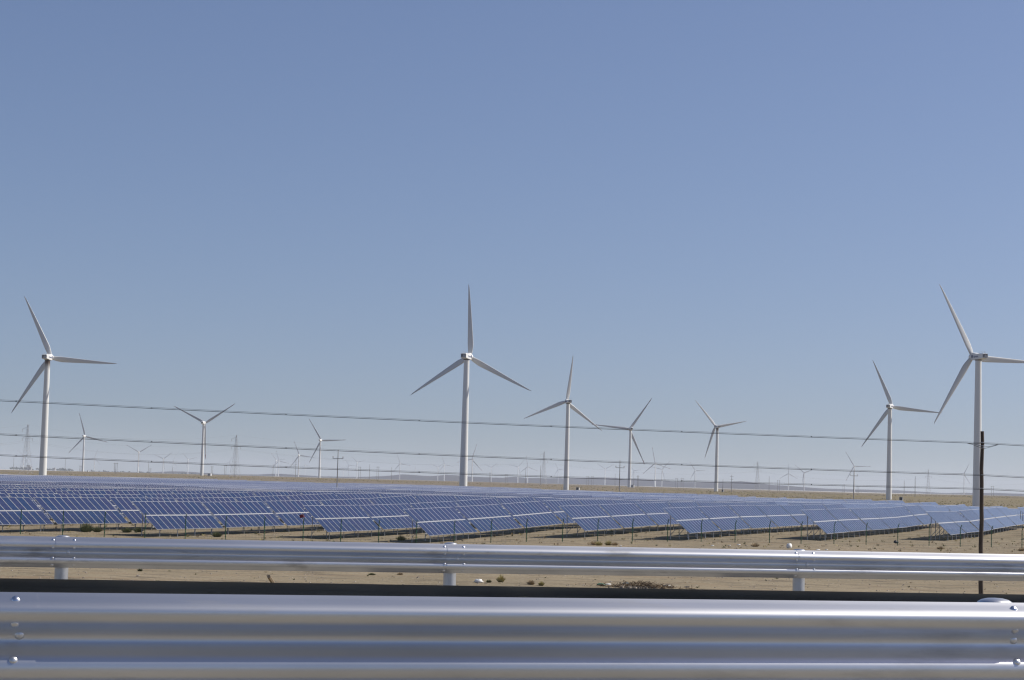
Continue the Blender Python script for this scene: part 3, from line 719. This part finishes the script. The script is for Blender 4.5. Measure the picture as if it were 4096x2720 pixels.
def guard_rail(name, A, B, post_px, Yp, label, group, facing=-1, beam_mat=M_rail, npost=(-3, 5), post_off=.10, ptop=.0, pitch=4.0, top='L', lap=.08, cols=(-.105, .105), WP=WP, rows=W_ROWS, no_post=()):
    e = (B - A).normalized(); eh = Vector((e.x, e.y, 0)).normalized(); q = Vector((eh.y, -eh.x, 0)) * (-facing)   # q: traffic side
    # position of the measured post along the rail
    d = D(post_px, 2200); d = d / d.y
    # intersect the ray's vertical plane with the rail line
    t0 = (d.x * (A.y - 0) - A.x) / (e.x - d.x * e.y)
    O = A + e * t0
    M = Matrix((eh, q, Vector((0, 0, 1)))).transposed().to_4x4(); M.translation = O
    root = empty(name); root.matrix_world = M; tag(root, label, 'guard rail', group)
    sl = e.z / math.hypot(e.x, e.y)
    for i in range(npost[0], npost[1]):
        u = i * pitch
        # beam panel; the end named by 'top' lies over the neighbouring panel
        mb = MB(); ns = 9; th = .002; n = len(WP); vs = []
        ua, ub = (u - lap, u + pitch + .16) if top == 'L' else (u - .16, u + pitch + lap)
        for k in range(ns):
            q = k / (ns - 1); x = ua + (ub - ua) * q; off = .004 * ((1 - q) if top == 'L' else q)
            for h, dd in WP: vs.append((x, dd + off, x * sl - h))
            for h, dd in WP: vs.append((x, dd + off - th, x * sl - h))
        fs = []; es = []
        for k in range(ns - 1):
            for j in range(n - 1):
                a = k * 2 * n + j; b = (k + 1) * 2 * n + j
                fs.append((a, a + 1, b + 1, b)); fs.append((a + n, b + n, b + n + 1, a + n + 1))
            for j in (0, n - 1): es.append((k * 2 * n + j, (k + 1) * 2 * n + j, (k + 1) * 2 * n + j + n, k * 2 * n + j + n))
        for k in (0, ns - 1):
            for j in range(n - 1): es.append((k * 2 * n + j, k * 2 * n + j + 1, k * 2 * n + j + n + 1, k * 2 * n + j + n))
        if facing > 0: fs = [f[::-1] for f in fs]
        mb.add(vs, fs, 0, True); mb.add(vs, es, 0, False)
        mb.build('beam', beam_mat, root)
        zp = u * sl + ptop
        if i in no_post: zp -= .06
        mb = MB(); r = .068
        mb.lathe([(r, zp - 1.05), (r, zp - .01)], 20, M=Matrix.Translation((u + .0, -post_off, 0)))
        po = mb.build('post', M_galv, root)
        mb = MB(); mb.lathe([(r + .006, zp - .03), (r + .006, zp - .004), (r * .85, zp + .006), (r * .5, zp + .012), (.004, zp + .014)], 20, M=Matrix.Translation((u, -post_off, 0)))
        mb.build('cap', M_rail, po)
        mb = MB(); mb.box((u, -post_off + .085 + .002, zp - .155), (.045, .008, .10)); mb.build('bracket', M_galv, root)
        zp0 = u * sl
        for h, ny in (rows if facing < 0 else rows[2:]):
            dd = interp(h, WP)
            for du in cols:
                mb = MB(); nn = Vector((0, 1, ny)).normalized()
                Mr = Matrix.Translation((u + du, dd + .006, zp0 - h)) @ nn.to_track_quat('Z', 'Y').to_matrix().to_4x4()
                mb.lathe([(.017, -.004), (.015, .002), (.010, .005), (.002, .0065)], 10, M=Mr); mb.build('bolt', M_bolt if h < .05 else M_rail, root)
        mb = MB(); mb.lathe([(.020, -.004), (.018, .004), (.011, .008), (.002, .0095)], 10, M=Matrix.Translation((u + (.05 if len(cols) > 1 else .03), .008, zp0 - .155)) @ Matrix.Rotation(-math.pi / 2, 4, 'X')); mb.build('bolt', M_rail, root)
    return root
GR = 'steel guard rails along the road'
guard_rail('guard_rail', RA, RB, 252, 20.3, 'farther shiny steel guard rail with three posts standing against the sand', GR, pitch=4.07)
guard_rail('guard_rail', NA, NB, 4028, 8.5, 'nearest shiny steel guard rail filling the bottom of the picture', GR, npost=(-3, 3), pitch=4.09, top='R', lap=.09, cols=(.01,), WP=WP3, rows=T_ROWS, no_post=(-1,), beam_mat=M_rail3)
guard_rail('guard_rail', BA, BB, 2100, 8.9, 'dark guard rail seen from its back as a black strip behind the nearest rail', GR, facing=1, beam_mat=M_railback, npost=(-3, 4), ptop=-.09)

# ------------------------------------------------------------------ roadside pole and cables
PY = 93.0
def cable(name, pts, r, label, group='telephone cables across the view'):
    mb = MB(); mb.tube(pts, r, 5); return tag(mb.build(name, M_cable), label, 'cable', group)
def wood_pole():
    top = P(3929, 1725, PY); b = P(3918, 2375, PY); base = Vector((top.x, top.y, ground_z(top.x, top.y)))
    t = tag(empty('utility_pole', base), 'dark weathered wooden pole standing in front of the lettered turbine tower', 'utility pole')
    H = top.z - base.z; mb = MB(); n = 14
    mb.tube([(0.02 * math.sin(i * 2.1) * (i % 2), 0, -.6 + (H + .6) * i / n) for i in range(n + 1)], [.112 - .032 * i / n for i in range(n + 1)], 14); mb.build('shaft', M_wood, t)
    for zz, nm in ((P(3930, 1770, PY).z, 'clamp'), (P(3930, 1784, PY).z, 'strap'), (P(3930, 1792, PY).z, 'strap'), (P(3922, 1899, PY).z, 'clamp'), (P(3920, 1953, PY).z, 'clamp')):
        mb = MB(); mb.lathe([(.093, zz - base.z - .02), (.096, zz - base.z), (.093, zz - base.z + .02)], 12); mb.build(nm, M_galv, t)
    return t
wood_pole()
def span(pa, pb, sag, n=24):
    out = []
    for i in range(n + 1):
        k = i / n; p = pa.lerp(pb, k); p.z -= sag * 4 * k * (1 - k); out.append(p)
    return out
YL, YR = 89.5, 96.0
def bundle(y_left, y_pole, y_right, sag, lab, extra=False):
    for (dy, r, w) in ((0, .006, 'thin upper'), (4.8, .0112, 'thick lower')):
        a = P(-300, y_left + dy, YL); c = P(3927, y_pole + dy * .9, PY); d = P(8000, y_right + dy, YR + 3)
        c.y -= .11
        pts = span(a, c, sag)[:-1] + span(c, d, sag * .8, 16)
        if extra and dy: pts = [p for p in pts if abs(p.x - c.x) > 4.4]; pts = pts
        o = cable('cable', pts, r, '%s cable of the %s line across the sky' % (w, lab))
        if dy:
            mb = MB()
            for i in range(2, 22, 3):
                p = span(a, c, sag, 24)[i]; mb.box(p + Vector((0, 0, .02)), (.022, .01, .022))
            mb.build('clip', M_cable, o)['kind'] = 'stuff'
bundle(1583.5, 1770, 1985, .10, 'highest')
bundle(1719, 1898, 2093, .12, 'middle')
bundle(1804, 1953, 2115, .14, 'lowest')
# dip of the heavy cable round the pole top
c = P(3930, 1775, PY)
cable('cable', [P(3870, 1773.5, PY - .12), P(3895, 1776, PY - .13), P(3912, 1780, PY - .13), P(3925, 1784, PY - .13), P(3938, 1787.5, PY - .13), P(3960, 1785.5, PY - .13), P(3990, 1778.5, PY - .12)], .009, 'upper slack loop of cable tied round the wooden pole')
cable('cable', [P(3875, 1774.5, PY - .14), P(3890, 1778, PY - .15), P(3912, 1787, PY - .15), P(3925, 1791, PY - .15), P(3938, 1794, PY - .15), P(3958, 1789, PY - .15), P(3992, 1779.5, PY - .14)], .009, 'lower slack loop of cable tied round the wooden pole')

# ------------------------------------------------------------------ crossarm poles in the field and distant poles
def pole(px, ytop, H, label, arm=True, r=.16, m=None, Y=None, group='slim poles standing on the plain'):
    g = hor(px) - ytop
    if Y is None: Y = 600
    p = P(px, ytop, Y); gz = ground_z(p.x, p.y)
    t = tag(empty('utility_pole', (p.x, p.y, gz)), label, 'utility pole', group); h = p.z - gz
    mb = MB(); mb.tube([(0, 0, -.5), (0, 0, h * .5), (0, 0, h)], [r, r * .85, r * .62], 8); mb.build('shaft', m or M_conc, t)
    if arm:
        z = h - 1.75; rz = Matrix.Rotation(R_(12), 4, 'Z')
        mb = MB(); mb.box((0, -.16, z), (1.45, .06, .07), rz); mb.build('crossarm', m or M_conc, t)
        for x in (-1.35, 1.35):
            mb = MB(); q = rz @ Vector((x, -.16, 0)); mb.lathe([(.06, z), (.06, z + .3), (.13, z + .35), (.12, z + .5), (.05, z + .56)], 8, M=Matrix.Translation((q.x, q.y, 0))); mb.build('insulator', M_insul, t)
        mb = MB(); mb.lathe([(.05, h), (.05, h + .3), (.12, h + .36), (.10, h + .52), (.04, h + .58)], 8); mb.build('insulator', M_insul, t)
    return t
pole(1352.6, 1808, 12, 'concrete crossarm pole rising from the panels right of the dark-tipped turbine', Y=545, m=M_conc, r=.15)
pole(2480, 1849, 12, 'concrete crossarm pole rising from the panels left of a dark-tipped turbine', Y=640, m=M_conc, r=.16)
pole(3416, 1885, 12, 'concrete crossarm pole standing directly below a small turbine hub', Y=760, m=M_conc, r=.18)
for px, yt, Y, lab in [(2927, 1899, 1750, 'slim pole with short arms right of the rust-stained turbine'), (2892, 1917, 1750, 'short pole above the dark kiosk right of the rust-stained turbine'), (3077, 1905, 2000, 'thin pole right of the fourth pylon'),
                       (3617, 1922, 1900, 'shorter of two thin poles right of the white and dark kiosk'), (3661, 1905, 1500, 'taller of two thin poles right of the white and dark kiosk'), (1479, 1857, 2400, 'thin pole left of a double pole before the hills'), (1567, 1868, 2600, 'thin pole left of the small turbine where the hills begin'),
                       (262, 1834, 2400, 'thin pole between the stained tower and the middle-sized turbine'), (56, 1828, 2400, 'thin pole left of the leftmost pylon'), (595, 1844, 2600, 'thin pole right of the largest small Y-shaped turbine'), (1093, 1857, 2700, 'thin pole left of the turbines with crossing blades'),
                       (2461, 1895, 2800, 'thin pole close left of the middle crossarm pole'), (2163, 1862, 1900, 'stout pole close left of the middle pylon'), (1184, 1842, 2200, 'thin pole behind the small turbine left of the dark-tipped one'), (2103, 1875, 2600, 'thin pole close left of the small turbine near the middle pylon'), (690, 1870, 3000, 'thin pole close to the faint edge-on turbine'),
                       (941, 1845, 2000, 'thin pole in front of the tall pylon on the left half'), (2536, 1892, 2600, 'thin pole above the white kiosk')]:
    p = pole(px, yt, 0, lab, arm=False, r=.24, Y=Y, m=M_conc)
    if px in (2927, 1184):
        hh = P(px, yt, Y).z - p.location.z
        mb = MB(); mb.box((0, -.3, hh - 1.6), (1.6, .1, .1)); mb.box((0, -.3, hh - 4.2), (1.3, .1, .1)); mb.build('crossarm', M_conc, p)
def hframe(px, ytop, wpx, Y, label, n=2):
    p = P(px, ytop, Y); gz = ground_z(p.x, p.y); w = wpx * Y / F; h = p.z - gz
    t = tag(empty('h_frame_pole', (p.x, p.y, gz)), label, 'power pole', 'double poles on the plain')
    for k in range(n):
        x = -w / 2 + w * k / (n - 1); mb = MB(); mb.tube([(x, 0, -.5), (x, 0, h)], [.24, .17], 6); mb.build('leg', M_conc, t)
    mb = MB(); mb.box((0, -.25, h - .8), (w / 2 + 1.0, .12, .13)); mb.build('crossarm', M_conc, t)
for a in [(464, 1851, 11, 2100, 'triple pole left of the largest small Y-shaped turbine', 3), (849, 1865, 5.5, 2600, 'double pole right above the white cabinet by the Y-shaped turbine'), (902, 1860, 6, 2500, 'double pole left of the tall pylon on the left half'),
          (1439, 1866, 6.5, 2500, 'double pole between small turbines right of the left crossarm pole'), (1512, 1866, 7, 2600, 'double pole just left of where the hills begin'), (1961, 1890, 5, 2800, 'double pole close right of the central tower'), (2026, 1897, 7, 2900, 'double pole left of the hazy turbine by the middle pylon'),
          (2351, 1904, 7, 2900, 'left double pole of two before the hills left of the middle crossarm pole'), (2370, 1904, 7, 2950, 'right double pole of two before the hills left of the middle crossarm pole'), (2707, 1912, 7, 2900, 'left double pole of two between the hazy turbines'), (2729, 1912, 8, 2900, 'right double pole of two between the hazy turbines'),
          (2552, 1902, 4, 2400, 'narrow double pole right of the white kiosk'), (3114, 1921, 8, 2600, 'double pole left of the turbine with an upright blade'), (3375, 1938, 6, 3000, 'faint double pole left of the right-hand crossarm pole'), (3432, 1944, 7, 3000, 'faint double pole right of the right-hand crossarm pole'), (3970, 1944, 8, 2800, 'faint double pole at the right behind the wooden pole'), (602, 1873, 4, 2600, 'short double pole beside the largest small Y-shaped turbine'), (322, 1862, 5, 2600, 'short double pole left of the middle-sized turbine tower')]:
    hframe(*a)

# lattice pylons of the power line
PYL = [(112, 1698, 1480, 'leftmost tall lattice pylon beside the big stained turbine'), (946, 1740, 1650, 'tall lattice pylon between the two dark-tipped turbines on the left half'), (2177, 1806, 2150, 'lattice pylon in the middle, left of the turbine next to the central one'),
       (3031, 1847, 2430, 'fourth lattice pylon from the left, before the hills'), (3714, 1878, 2750, 'rightmost lattice pylon, right of the turbine with crossing blade tips')]
PTOPS = []
def pylon(px, yt, Y, label):
    p = P(px, yt, Y); gz = ground_z(p.x, p.y); H = p.z - gz
    t = tag(empty('pylon', (p.x, p.y, gz), R_(-20)), label, 'pylon', 'lattice pylons of the power line')
    k = H / 36.0
    lv = [(0, 3.6), (5, 2.95), (9.5, 2.4), (13.5, 1.95), (17, 1.6), (20, 1.35), (22.5, 1.15), (25, 1.0), (27.5, .85), (30, .7), (33, .5), (36, .12)]
    r = .05
    for sx in (-1, 1):
        for sy in (-1, 1):
            mb = MB(); mb.tube([(sx * w * k, sy * w * k, z * k - (.4 if z == 0 else 0)) for z, w in lv], r * 1.5, 4, smooth=False); mb.build('leg', M_steel, t)
    mb = MB()
    for (z0, w0), (z1, w1) in zip(lv, lv[1:]):
        for ax in range(4):
            c0 = [(-1, -1), (1, -1), (1, 1), (-1, 1)]; a, b = c0[ax], c0[(ax + 1) % 4]
            A0 = Vector((a[0] * w0, a[1] * w0, z0)) * k; B0 = Vector((b[0] * w0, b[1] * w0, z0)) * k; A1 = Vector((a[0] * w1, a[1] * w1, z1)) * k; B1 = Vector((b[0] * w1, b[1] * w1, z1)) * k
            mb.tube([A0, B1], r, 3, cap=False, smooth=False); mb.tube([B0, A1], r, 3, cap=False, smooth=False); mb.tube([A1, B1], r, 3, cap=False, smooth=False)
    mb.build('bracing', M_steel, t)['kind'] = 'stuff'
    for z, x0_, x1_ in ((26, -4.3, 4.3), (32.6, -4.6, 0)):
        mb = MB()
        for sx in ((x0_, x1_) if x1_ else (x0_,)):
            for sy in (-.6, .6): mb.tube([(0, sy * k, z * k), (sx * k, 0, (z + .1) * k)], r, 4); mb.tube([(0, sy * k, (z + 1.7) * k), (sx * k, 0, (z + .1) * k)], r, 4)
            for f in (.33, .66): mb.tube([(sx * f * k, 0, z * k), (sx * f * k, 0, (z + 1.7 * (1 - f)) * k)], r * .8, 3)
        mb.build('crossarm', M_steel, t)
        for sx in ((x0_, x1_) if x1_ else (x0_,)):
            mb = MB(); mb.tube([(sx * k, 0, (z + .1) * k), (sx * k, 0, (z - 2.0) * k)], .1, 5); mb.build('insulator', M_insul, t)
    Mr = Matrix.Translation((p.x, p.y, gz)) @ Matrix.Rotation(R_(-20), 4, 'Z')
    PTOPS.append([Mr @ Vector((-4.3 * k, 0, 24 * k)), Mr @ Vector((4.3 * k, 0, 24 * k)), Mr @ Vector((-4.6 * k, 0, 30.6 * k)), Mr @ Vector((0, 0, 36 * k))])
for a in PYL: pylon(*a)
for w, nm in enumerate(('left lower', 'right lower', 'upper', 'topmost')):
    pts = []
    a = PTOPS[0][w] + (PTOPS[0][w] - PTOPS[1][w]) * .8; seq = [a] + [q[w] for q in PTOPS] + [PTOPS[-1][w] + (PTOPS[-1][w] - PTOPS[-2][w]) * .8]
    for s0, s1 in zip(seq, seq[1:]): pts += span(s0, s1, 7, 14)[:-1]
    mb = MB(); mb.tube(pts, .028, 3); tag(mb.build('power_cable', M_wire), '%s thin conductor hanging between the lattice pylons' % nm, 'cable', 'conductors of the pylon line')

# ------------------------------------------------------------------ kiosks
def kiosk(px, ybot, wpx, hpx, Y, label, dark):
    p = P(px, ybot, Y); gz = ground_z(p.x, p.y); w = wpx * Y / F; h = hpx * Y / F
    t = tag(empty('kiosk', (p.x, p.y, gz), R_(-14)), label, 'kiosk', 'small transformer kiosks by the turbines')
    mb = MB(); mb.box((0, 0, h / 2 - .1), (w / 2, w / 2.4, h / 2 + .1)); mb.build('body', M_cab, t)
    mb = MB(); mb.box((0, 0, h + .08), (w / 2 + .15, w / 2.4 + .15, .08)); mb.build('roof', M_cabgrey, t)
    mb = MB(); mb.box((0, -w / 2.4 - .02, h * .5), (w * .40, .02, h * .42)); mb.build('door', M_dark if dark else M_cabgrey, t)
kiosk(352, 1889, 5, 5, 3300, 'tiny white kiosk beside the middle-sized turbine tower', False)
kiosk(838, 1907, 13, 9, 2300, 'low white and grey kiosk right of the Y-shaped turbine foot', False)
kiosk(2311, 1959, 12, 10, 1240, 'dark-doored kiosk right of the tower next to the central turbine', True)
kiosk(2530, 1948, 12, 10, 2150, 'pale kiosk right of the dark-tipped turbine foot', False)
kiosk(2891, 1959, 8, 9, 1640, 'small dark kiosk right of the rust-stained turbine foot', True)
kiosk(3604, 2001, 14, 13, 1110, 'white kiosk with a dark door right of the turbine with crossing blade tips', True)

# ------------------------------------------------------------------ far trees and buildings on the left horizon
def far_trees():
    mb = MB(); rnd = random.Random(3)
    for i in range(150):
        px = rnd.choice([rnd.uniform(55, 330), rnd.uniform(60, 150), rnd.uniform(380, 800), rnd.uniform(190, 310)])
        Y = rnd.uniform(9000, 10500); x = (px - 2048) / F * Y; h = rnd.uniform(4, 14) if px < 330 else rnd.uniform(3, 9)
        for k in range(7):
            q = Vector((x + rnd.gauss(0, h * .35), Y + rnd.gauss(0, h * .35), 4.2 + h * rnd.uniform(.2, .8))); r = h * rnd.uniform(.15, .3)
            vs = [q + Vector((r * a, r * b, r * c)) for a, b, c in ((1, 0, 0), (-1, 0, 0), (0, 1, 0), (0, -1, 0), (0, 0, 1.2), (0, 0, -1.6))]
            mb.add(vs, [(0, 2, 4), (2, 1, 4), (1, 3, 4), (3, 0, 4), (2, 0, 5), (1, 2, 5), (3, 1, 5), (0, 3, 5)])
    tag(mb.build('treeline', M_far), 'hazy far-off line of trees along the left horizon', 'trees', kind='stuff')
far_trees()
for px, w, h, lab in ((133, 18, 14, 'dark square building on the far left horizon, taller one'), (141, 14, 9, 'low building right of the taller one on the far left horizon'), (235, 16, 7, 'low building on the horizon between the stained tower and a thin pole')):
    Y = 6000; x = (px - 2048) / F * Y; t = tag(empty('distant_building', (x, Y, 4.2)), lab, 'building', 'far buildings')
    mb = MB(); mb.box((0, 0, h / 2), (w / 2 * .5, 5, h / 2)); mb.build('wall', M_farb, t); mb = MB(); mb.box((0, 0, h + .3), (w / 2 * .53, 5.3, .3)); mb.build('roof', M_far, t)

# ------------------------------------------------------------------ plants, stones and litter
def tuft(mb, c, r, h, n, rnd, mi=0, wdt=.012):
    c = Vector(c)
    for i in range(n):
        a = rnd.uniform(0, 6.283); d = r * math.sqrt(rnd.random()); l = h * (1 - .55 * (d / r) ** 2) * rnd.uniform(.6, 1.1)
        b = c + Vector((math.cos(a) * d * .35, math.sin(a) * d * .35, 0)); tp = c + Vector((math.cos(a) * d * 1.1, math.sin(a) * d * 1.1, l))
        s = Vector((rnd.uniform(-1, 1), rnd.uniform(-1, 1), 0)).normalized() * wdt * rnd.uniform(.6, 1.5); m_ = b.lerp(tp, .55) + Vector((0, 0, l * .12))
        mb.add([b - s, b + s, m_ + s, m_ - s, tp], [(0, 1, 2, 3), (3, 2, 4)], mi)
def shrub(px, py, Y, r, h, label, m, n=260, seed=1, group='desert shrubs', wdt=.007):
    p = P(px, py, Y); z = ground_z(p.x, p.y); rnd = random.Random(seed)
    t = tag(empty('desert_shrub', (p.x, p.y, z)), label, 'shrub', group)
    mb = MB(); tuft(mb, (0, 0, -.02), r, h, n, rnd, 0, wdt); mb.build('crown', m, t)
    mb = MB()
    for i in range(9):
        a = rnd.uniform(0, 6.28); mb.tube([(0, 0, -.05), (math.cos(a) * r * .4, math.sin(a) * r * .4, h * .35)], .008, 4)
    mb.build('stem', M_dry, t)
SHR = [(2003, 2330, .26, .42, 'round olive shrub below the farther rail near its middle post', M_shrub), (1955, 2330, .16, .18, 'small green tuft left of the round olive shrub', M_shrubg), (2123, 2341, .24, .28, 'grey-brown shrub on the sand below the farther rail', M_dry), (2165, 2343, .18, .24, 'olive tuft right of the grey-brown shrub', M_shrub),
       (2376, 2180, .55, .45, 'dry brown shrub at the foot of a fence post, left of its pair', M_dry), (2396, 2183, .40, .45, 'olive shrub right next to the dry brown one by the fence', M_shrub), (2433, 2182, .38, .5, 'olive shrub right of a fence post above the rail', M_shrub), (2458, 2183, .40, .35, 'dry low shrub rightmost by the fence in the middle', M_dry),
       (3020, 2192, .5, .4, 'dark dry shrub just above the farther rail right of centre', M_dry), (3760, 2202, .4, .35, 'dry shrub above the rail near the wooden pole', M_dry), (4085, 2210, .4, .4, 'dry shrub at the right picture edge above the rail', M_dry), (560, 2284, .16, .16, 'tiny green tuft just under the farther rail on the left', M_shrubg), (1488, 2300, .22, .14, 'tiny green tuft under the farther rail left of the middle post', M_shrubg), (1600, 2299, .2, .14, 'low dry tuft under the farther rail left of the middle post', M_dry)]
for i, (px, py, r, h, lab, m) in enumerate(SHR):
    Y = 93 if py > 2250 else 150
    dz = D(px, py); k = (0 - CZ) / dz.z; Y = dz.y * k
    shrub(px, py, Y, r, h, lab, m, seed=i)
for i, (px, py, Y, lab) in enumerate([(340, 2124, 167, 'dark shrub in the shade under the left panels, largest'), (352, 2122, 168, 'dark shrub touching the largest one under the left panels'), (388, 2126, 168, 'small dark shrub under the left panels'), (507, 2124, 170, 'dark shrub under the left panels near a front leg'), (553, 2120, 171, 'dark shrub beside the end of the second front row'), (868, 2130, 166, 'dark shrub under the second front row'), (1605, 2140, 172, 'olive tuft under the row right of the flag')]):
    shrub(px, py, Y, .6, .85 if i < 2 else .55, lab, M_shrubg if i < 6 else M_shrub, n=420, seed=40 + i, group='shrubs under the panels')

def scrub():
    mb = MB(); rnd = random.Random(11); n = 0
    while n < 15000:
        Y = 360 * (3600 / 360) ** (rnd.random() ** .8); px = rnd.uniform(-250, 4350); x = (px - 2048) / F * Y
        if Y < interp(px, YMAX) + 15: continue
        if noise.noise((x * .004, Y * .0025, 8.8)) + rnd.uniform(-.35, .35) < -.05: continue
        z = field_z(x, Y); r = rnd.uniform(.25, .6) * (1 if Y < 1200 else 1.6); h = rnd.uniform(.2, .5)
        mi = 0 if rnd.random() < .62 else (1 if rnd.random() < .5 else 2)
        tuft(mb, (x, Y, z - .03), r, h, 7, rnd, mi, .10); n += 1
    for _ in range(220):                         # tufts between road bank and panels
        Y = rnd.uniform(84, 160); px = rnd.uniform(-200, 4300); x = (px - 2048) / F * Y
        tuft(mb, (x, Y, ground_z(x, Y) - .02), rnd.uniform(.06, .16), rnd.uniform(.05, .14), 12, rnd, rnd.choice((1, 2, 2, 1)), .01)
    for _ in range(500):
        Y = rnd.uniform(155, 215); px = rnd.uniform(-200, 4300); x = (px - 2048) / F * Y
        tuft(mb, (x, Y, ground_z(x, Y) - .02), rnd.uniform(.12, .35), rnd.uniform(.1, .3), 14, rnd, rnd.choice((0, 1, 2, 2)), .014)
    tag(mb.build('scrub', [M_shrub, M_shrubg, M_dry]), 'low dry scrub dotted over the desert plain', 'scrub', kind='stuff')
scrub()
def stones():
    mb = MB(); rnd = random.Random(5)
    for _ in range(3600):
        Y = rnd.uniform(80, 185); px = rnd.uniform(-200, 4300); x = (px - 2048) / F * Y; z = ground_z(x, Y); r = rnd.uniform(.02, .065) * (1.7 if rnd.random() < .05 else 1)
        vs = [Vector((x, Y, z)) + Vector((r * a * rnd.uniform(.7, 1.3), r * b * rnd.uniform(.7, 1.3), r * c * rnd.uniform(.5, .9))) for a, b, c in ((1, 0, 0), (-1, 0, 0), (0, 1, 0), (0, -1, 0), (.2, .1, 1), (0, 0, -1))]
        mb.add(vs, [(0, 2, 4), (2, 1, 4), (1, 3, 4), (3, 0, 4), (2, 0, 5), (1, 2, 5), (3, 1, 5), (0, 3, 5)])
    tag(mb.build('gravel', M_stone), 'loose stones scattered over the sand', 'gravel', kind='stuff')
stones()
def gpt(px, py):
    d = D(px, py); Y = d.y * (0 - CZ) / d.z; p = P(px, py, Y); p.z = ground_z(p.x, p.y); return p
def blob(name, p, r, m, label, cat, seed, sq=(1, 1, .5), group=None):
    mb = MB(); rnd = random.Random(seed); n = 9; prof = []
    vs = []; fs = []
    for i in range(6):
        th = math.pi * i / 5
        for k in range(n):
            q = 2 * math.pi * k / n; f = 1 + rnd.uniform(-.28, .28)
            vs.append((r * sq[0] * f * math.sin(th + .05) * math.cos(q), r * sq[1] * f * math.sin(th + .05) * math.sin(q), r * sq[2] * (.8 - math.cos(th) * f)))
    for i in range(5):
        for k in range(n): fs.append((i * n + k, i * n + (k + 1) % n, (i + 1) * n + (k + 1) % n, (i + 1) * n + k))
    mb.add(vs, fs, 0, True); return tag(mb.build(name, m, loc=p), label, cat, group)
LG = 'litter on the sand'
blob('plastic_bag', gpt(1914, 2330), .17, M_plastic, 'crumpled whitish bag lying left of the round olive shrub', 'plastic bag', 1, (1.3, .8, .55), LG)
blob('plastic_bag', gpt(3156, 2199), .27, M_plastic, 'white blown-up bag just above the farther rail, right of centre', 'plastic bag', 2, (.9, .9, .8), LG)
for i, (px, py, r) in enumerate([(2850, 2187), (2918, 2186), (2955, 2184), (3275, 2205), (3305, 2206), (2480, 2189), (8, 2136), (1265, 2162)] and [(2850, 2187, .16), (2918, 2188, .12), (2955, 2183, .2), (3272, 2206, .18), (3306, 2207, .15), (2482, 2188, .14), (8, 2137, .3), (1265, 2163, .16)]):
    lab = ['pale scrap of litter by the fence left of the pale rows', 'small pale scrap near a fence post foot right of centre', 'whitest scrap of litter near a fence post foot right of centre', 'left pale scrap of two just above the rail right of the white bag', 'right pale scrap of two just above the rail right of the white bag', 'tiny white scrap above the rail right of the fence shrubs', 'white scrap at the left picture edge above the rail', 'tiny white scrap under the red flag'][i]
    blob('litter_scrap', gpt(px, py), r * .7, M_plastic, lab, 'litter', 10 + i, (1.3, .8, .3), LG)
blob('dark_rubble', gpt(3583, 2179), .22, M_dark, 'small dark lump on the sand near the fence below a bare mound', 'rubble', 30, (1, .8, .7))
def brush_pile():
    c = gpt(2560, 2351); t = tag(empty('brush_pile', c), 'low heap of dry brush and dirt under the farther rail', 'brush heap'); rnd = random.Random(9)
    mb = MB()
    for i in range(420):
        a = rnd.gauss(0, .95); b = rnd.gauss(0, .3); z = max(.02, .20 * math.exp(-(a / 1.0) ** 2) * rnd.random() + .02); l = rnd.uniform(.1, .4); q = rnd.uniform(0, 6.28); r = rnd.uniform(.006, .016)
        v = Vector((math.cos(q) * l, math.sin(q) * l, rnd.uniform(-.06, .16))); p = Vector((a, b, z)); mb.tube([p, p + v], r, 3, smooth=False)
    mb.build('branches', M_brush, t)['kind'] = 'stuff'
    mb = MB()
    for i in range(90):
        a = rnd.gauss(0, .8); b = rnd.gauss(0, .3); r = rnd.uniform(.03, .09); mb.box((a, b, r * .5), (r, r * rnd.uniform(.6, 1.3), r * .6), Matrix.Rotation(rnd.uniform(0, 1.5), 4, 'Z'))
    mb.build('clods', M_stone, t)['kind'] = 'stuff'
brush_pile()
blob('litter_scrap', gpt(2405, 2343), .13, M_litgreen, 'green plastic scrap left of the brush heap', 'litter', 50, (1.5, .8, .5), LG)
blob('litter_scrap', gpt(2505, 2341), .13, M_litblue, 'bluish scrap on the left side of the brush heap', 'litter', 51, (1.4, .8, .5), LG)
blob('litter_scrap', gpt(2432, 2338), .1, M_plastic, 'pale scrap between the green scrap and the brush heap', 'litter', 52, (1.6, .7, .4), LG)
blob('litter_scrap', gpt(2668, 2344), .1, M_plastic, 'pale scrap right of the brush heap', 'litter', 53, (2, .6, .3), LG)
def stake():
    a, b = gpt(1099, 2340), gpt(1099, 2340); dz = (P(1075, 2306, a.y - 1) - a)
    mb = MB(); mb.tube([Vector((.1, 0, -.3)), Vector((-.04, 0, 0)), dz], .085, 6, smooth=False)
    tag(mb.build('wooden_stake', M_stick, loc=a), 'short leaning wooden stake sticking up behind the dark rail', 'stake')
stake()
def flag():
    p = fence_pt(1230); z = ground_z(p.x, p.y); t = tag(empty('red_flag', (p.x, p.y + .15, z)), 'small dark red flag above a fence post left of centre', 'flag')
    mb = MB(); mb.tube([(.12, 0, 0), (.1, 0, 2.35)], .015, 5); mb.build('stick', M_galv, t)
    mb = MB(); vs = []
    for i in range(6):
        for j in range(4): vs.append((.12 - .36 * i / 5 + .03 * j, .04 * math.sin(i * 1.7 + j), 2.25 - .26 * j / 3 - .10 * i / 5))
    fs = [(i * 4 + j, i * 4 + j + 1, (i + 1) * 4 + j + 1, (i + 1) * 4 + j) for i in range(5) for j in range(3)]
    mb.add(vs, fs); mb.add([Vector(v) + Vector((0, .006, 0)) for v in vs], [f[::-1] for f in fs]); mb.build('cloth', M_flag, t)
flag()
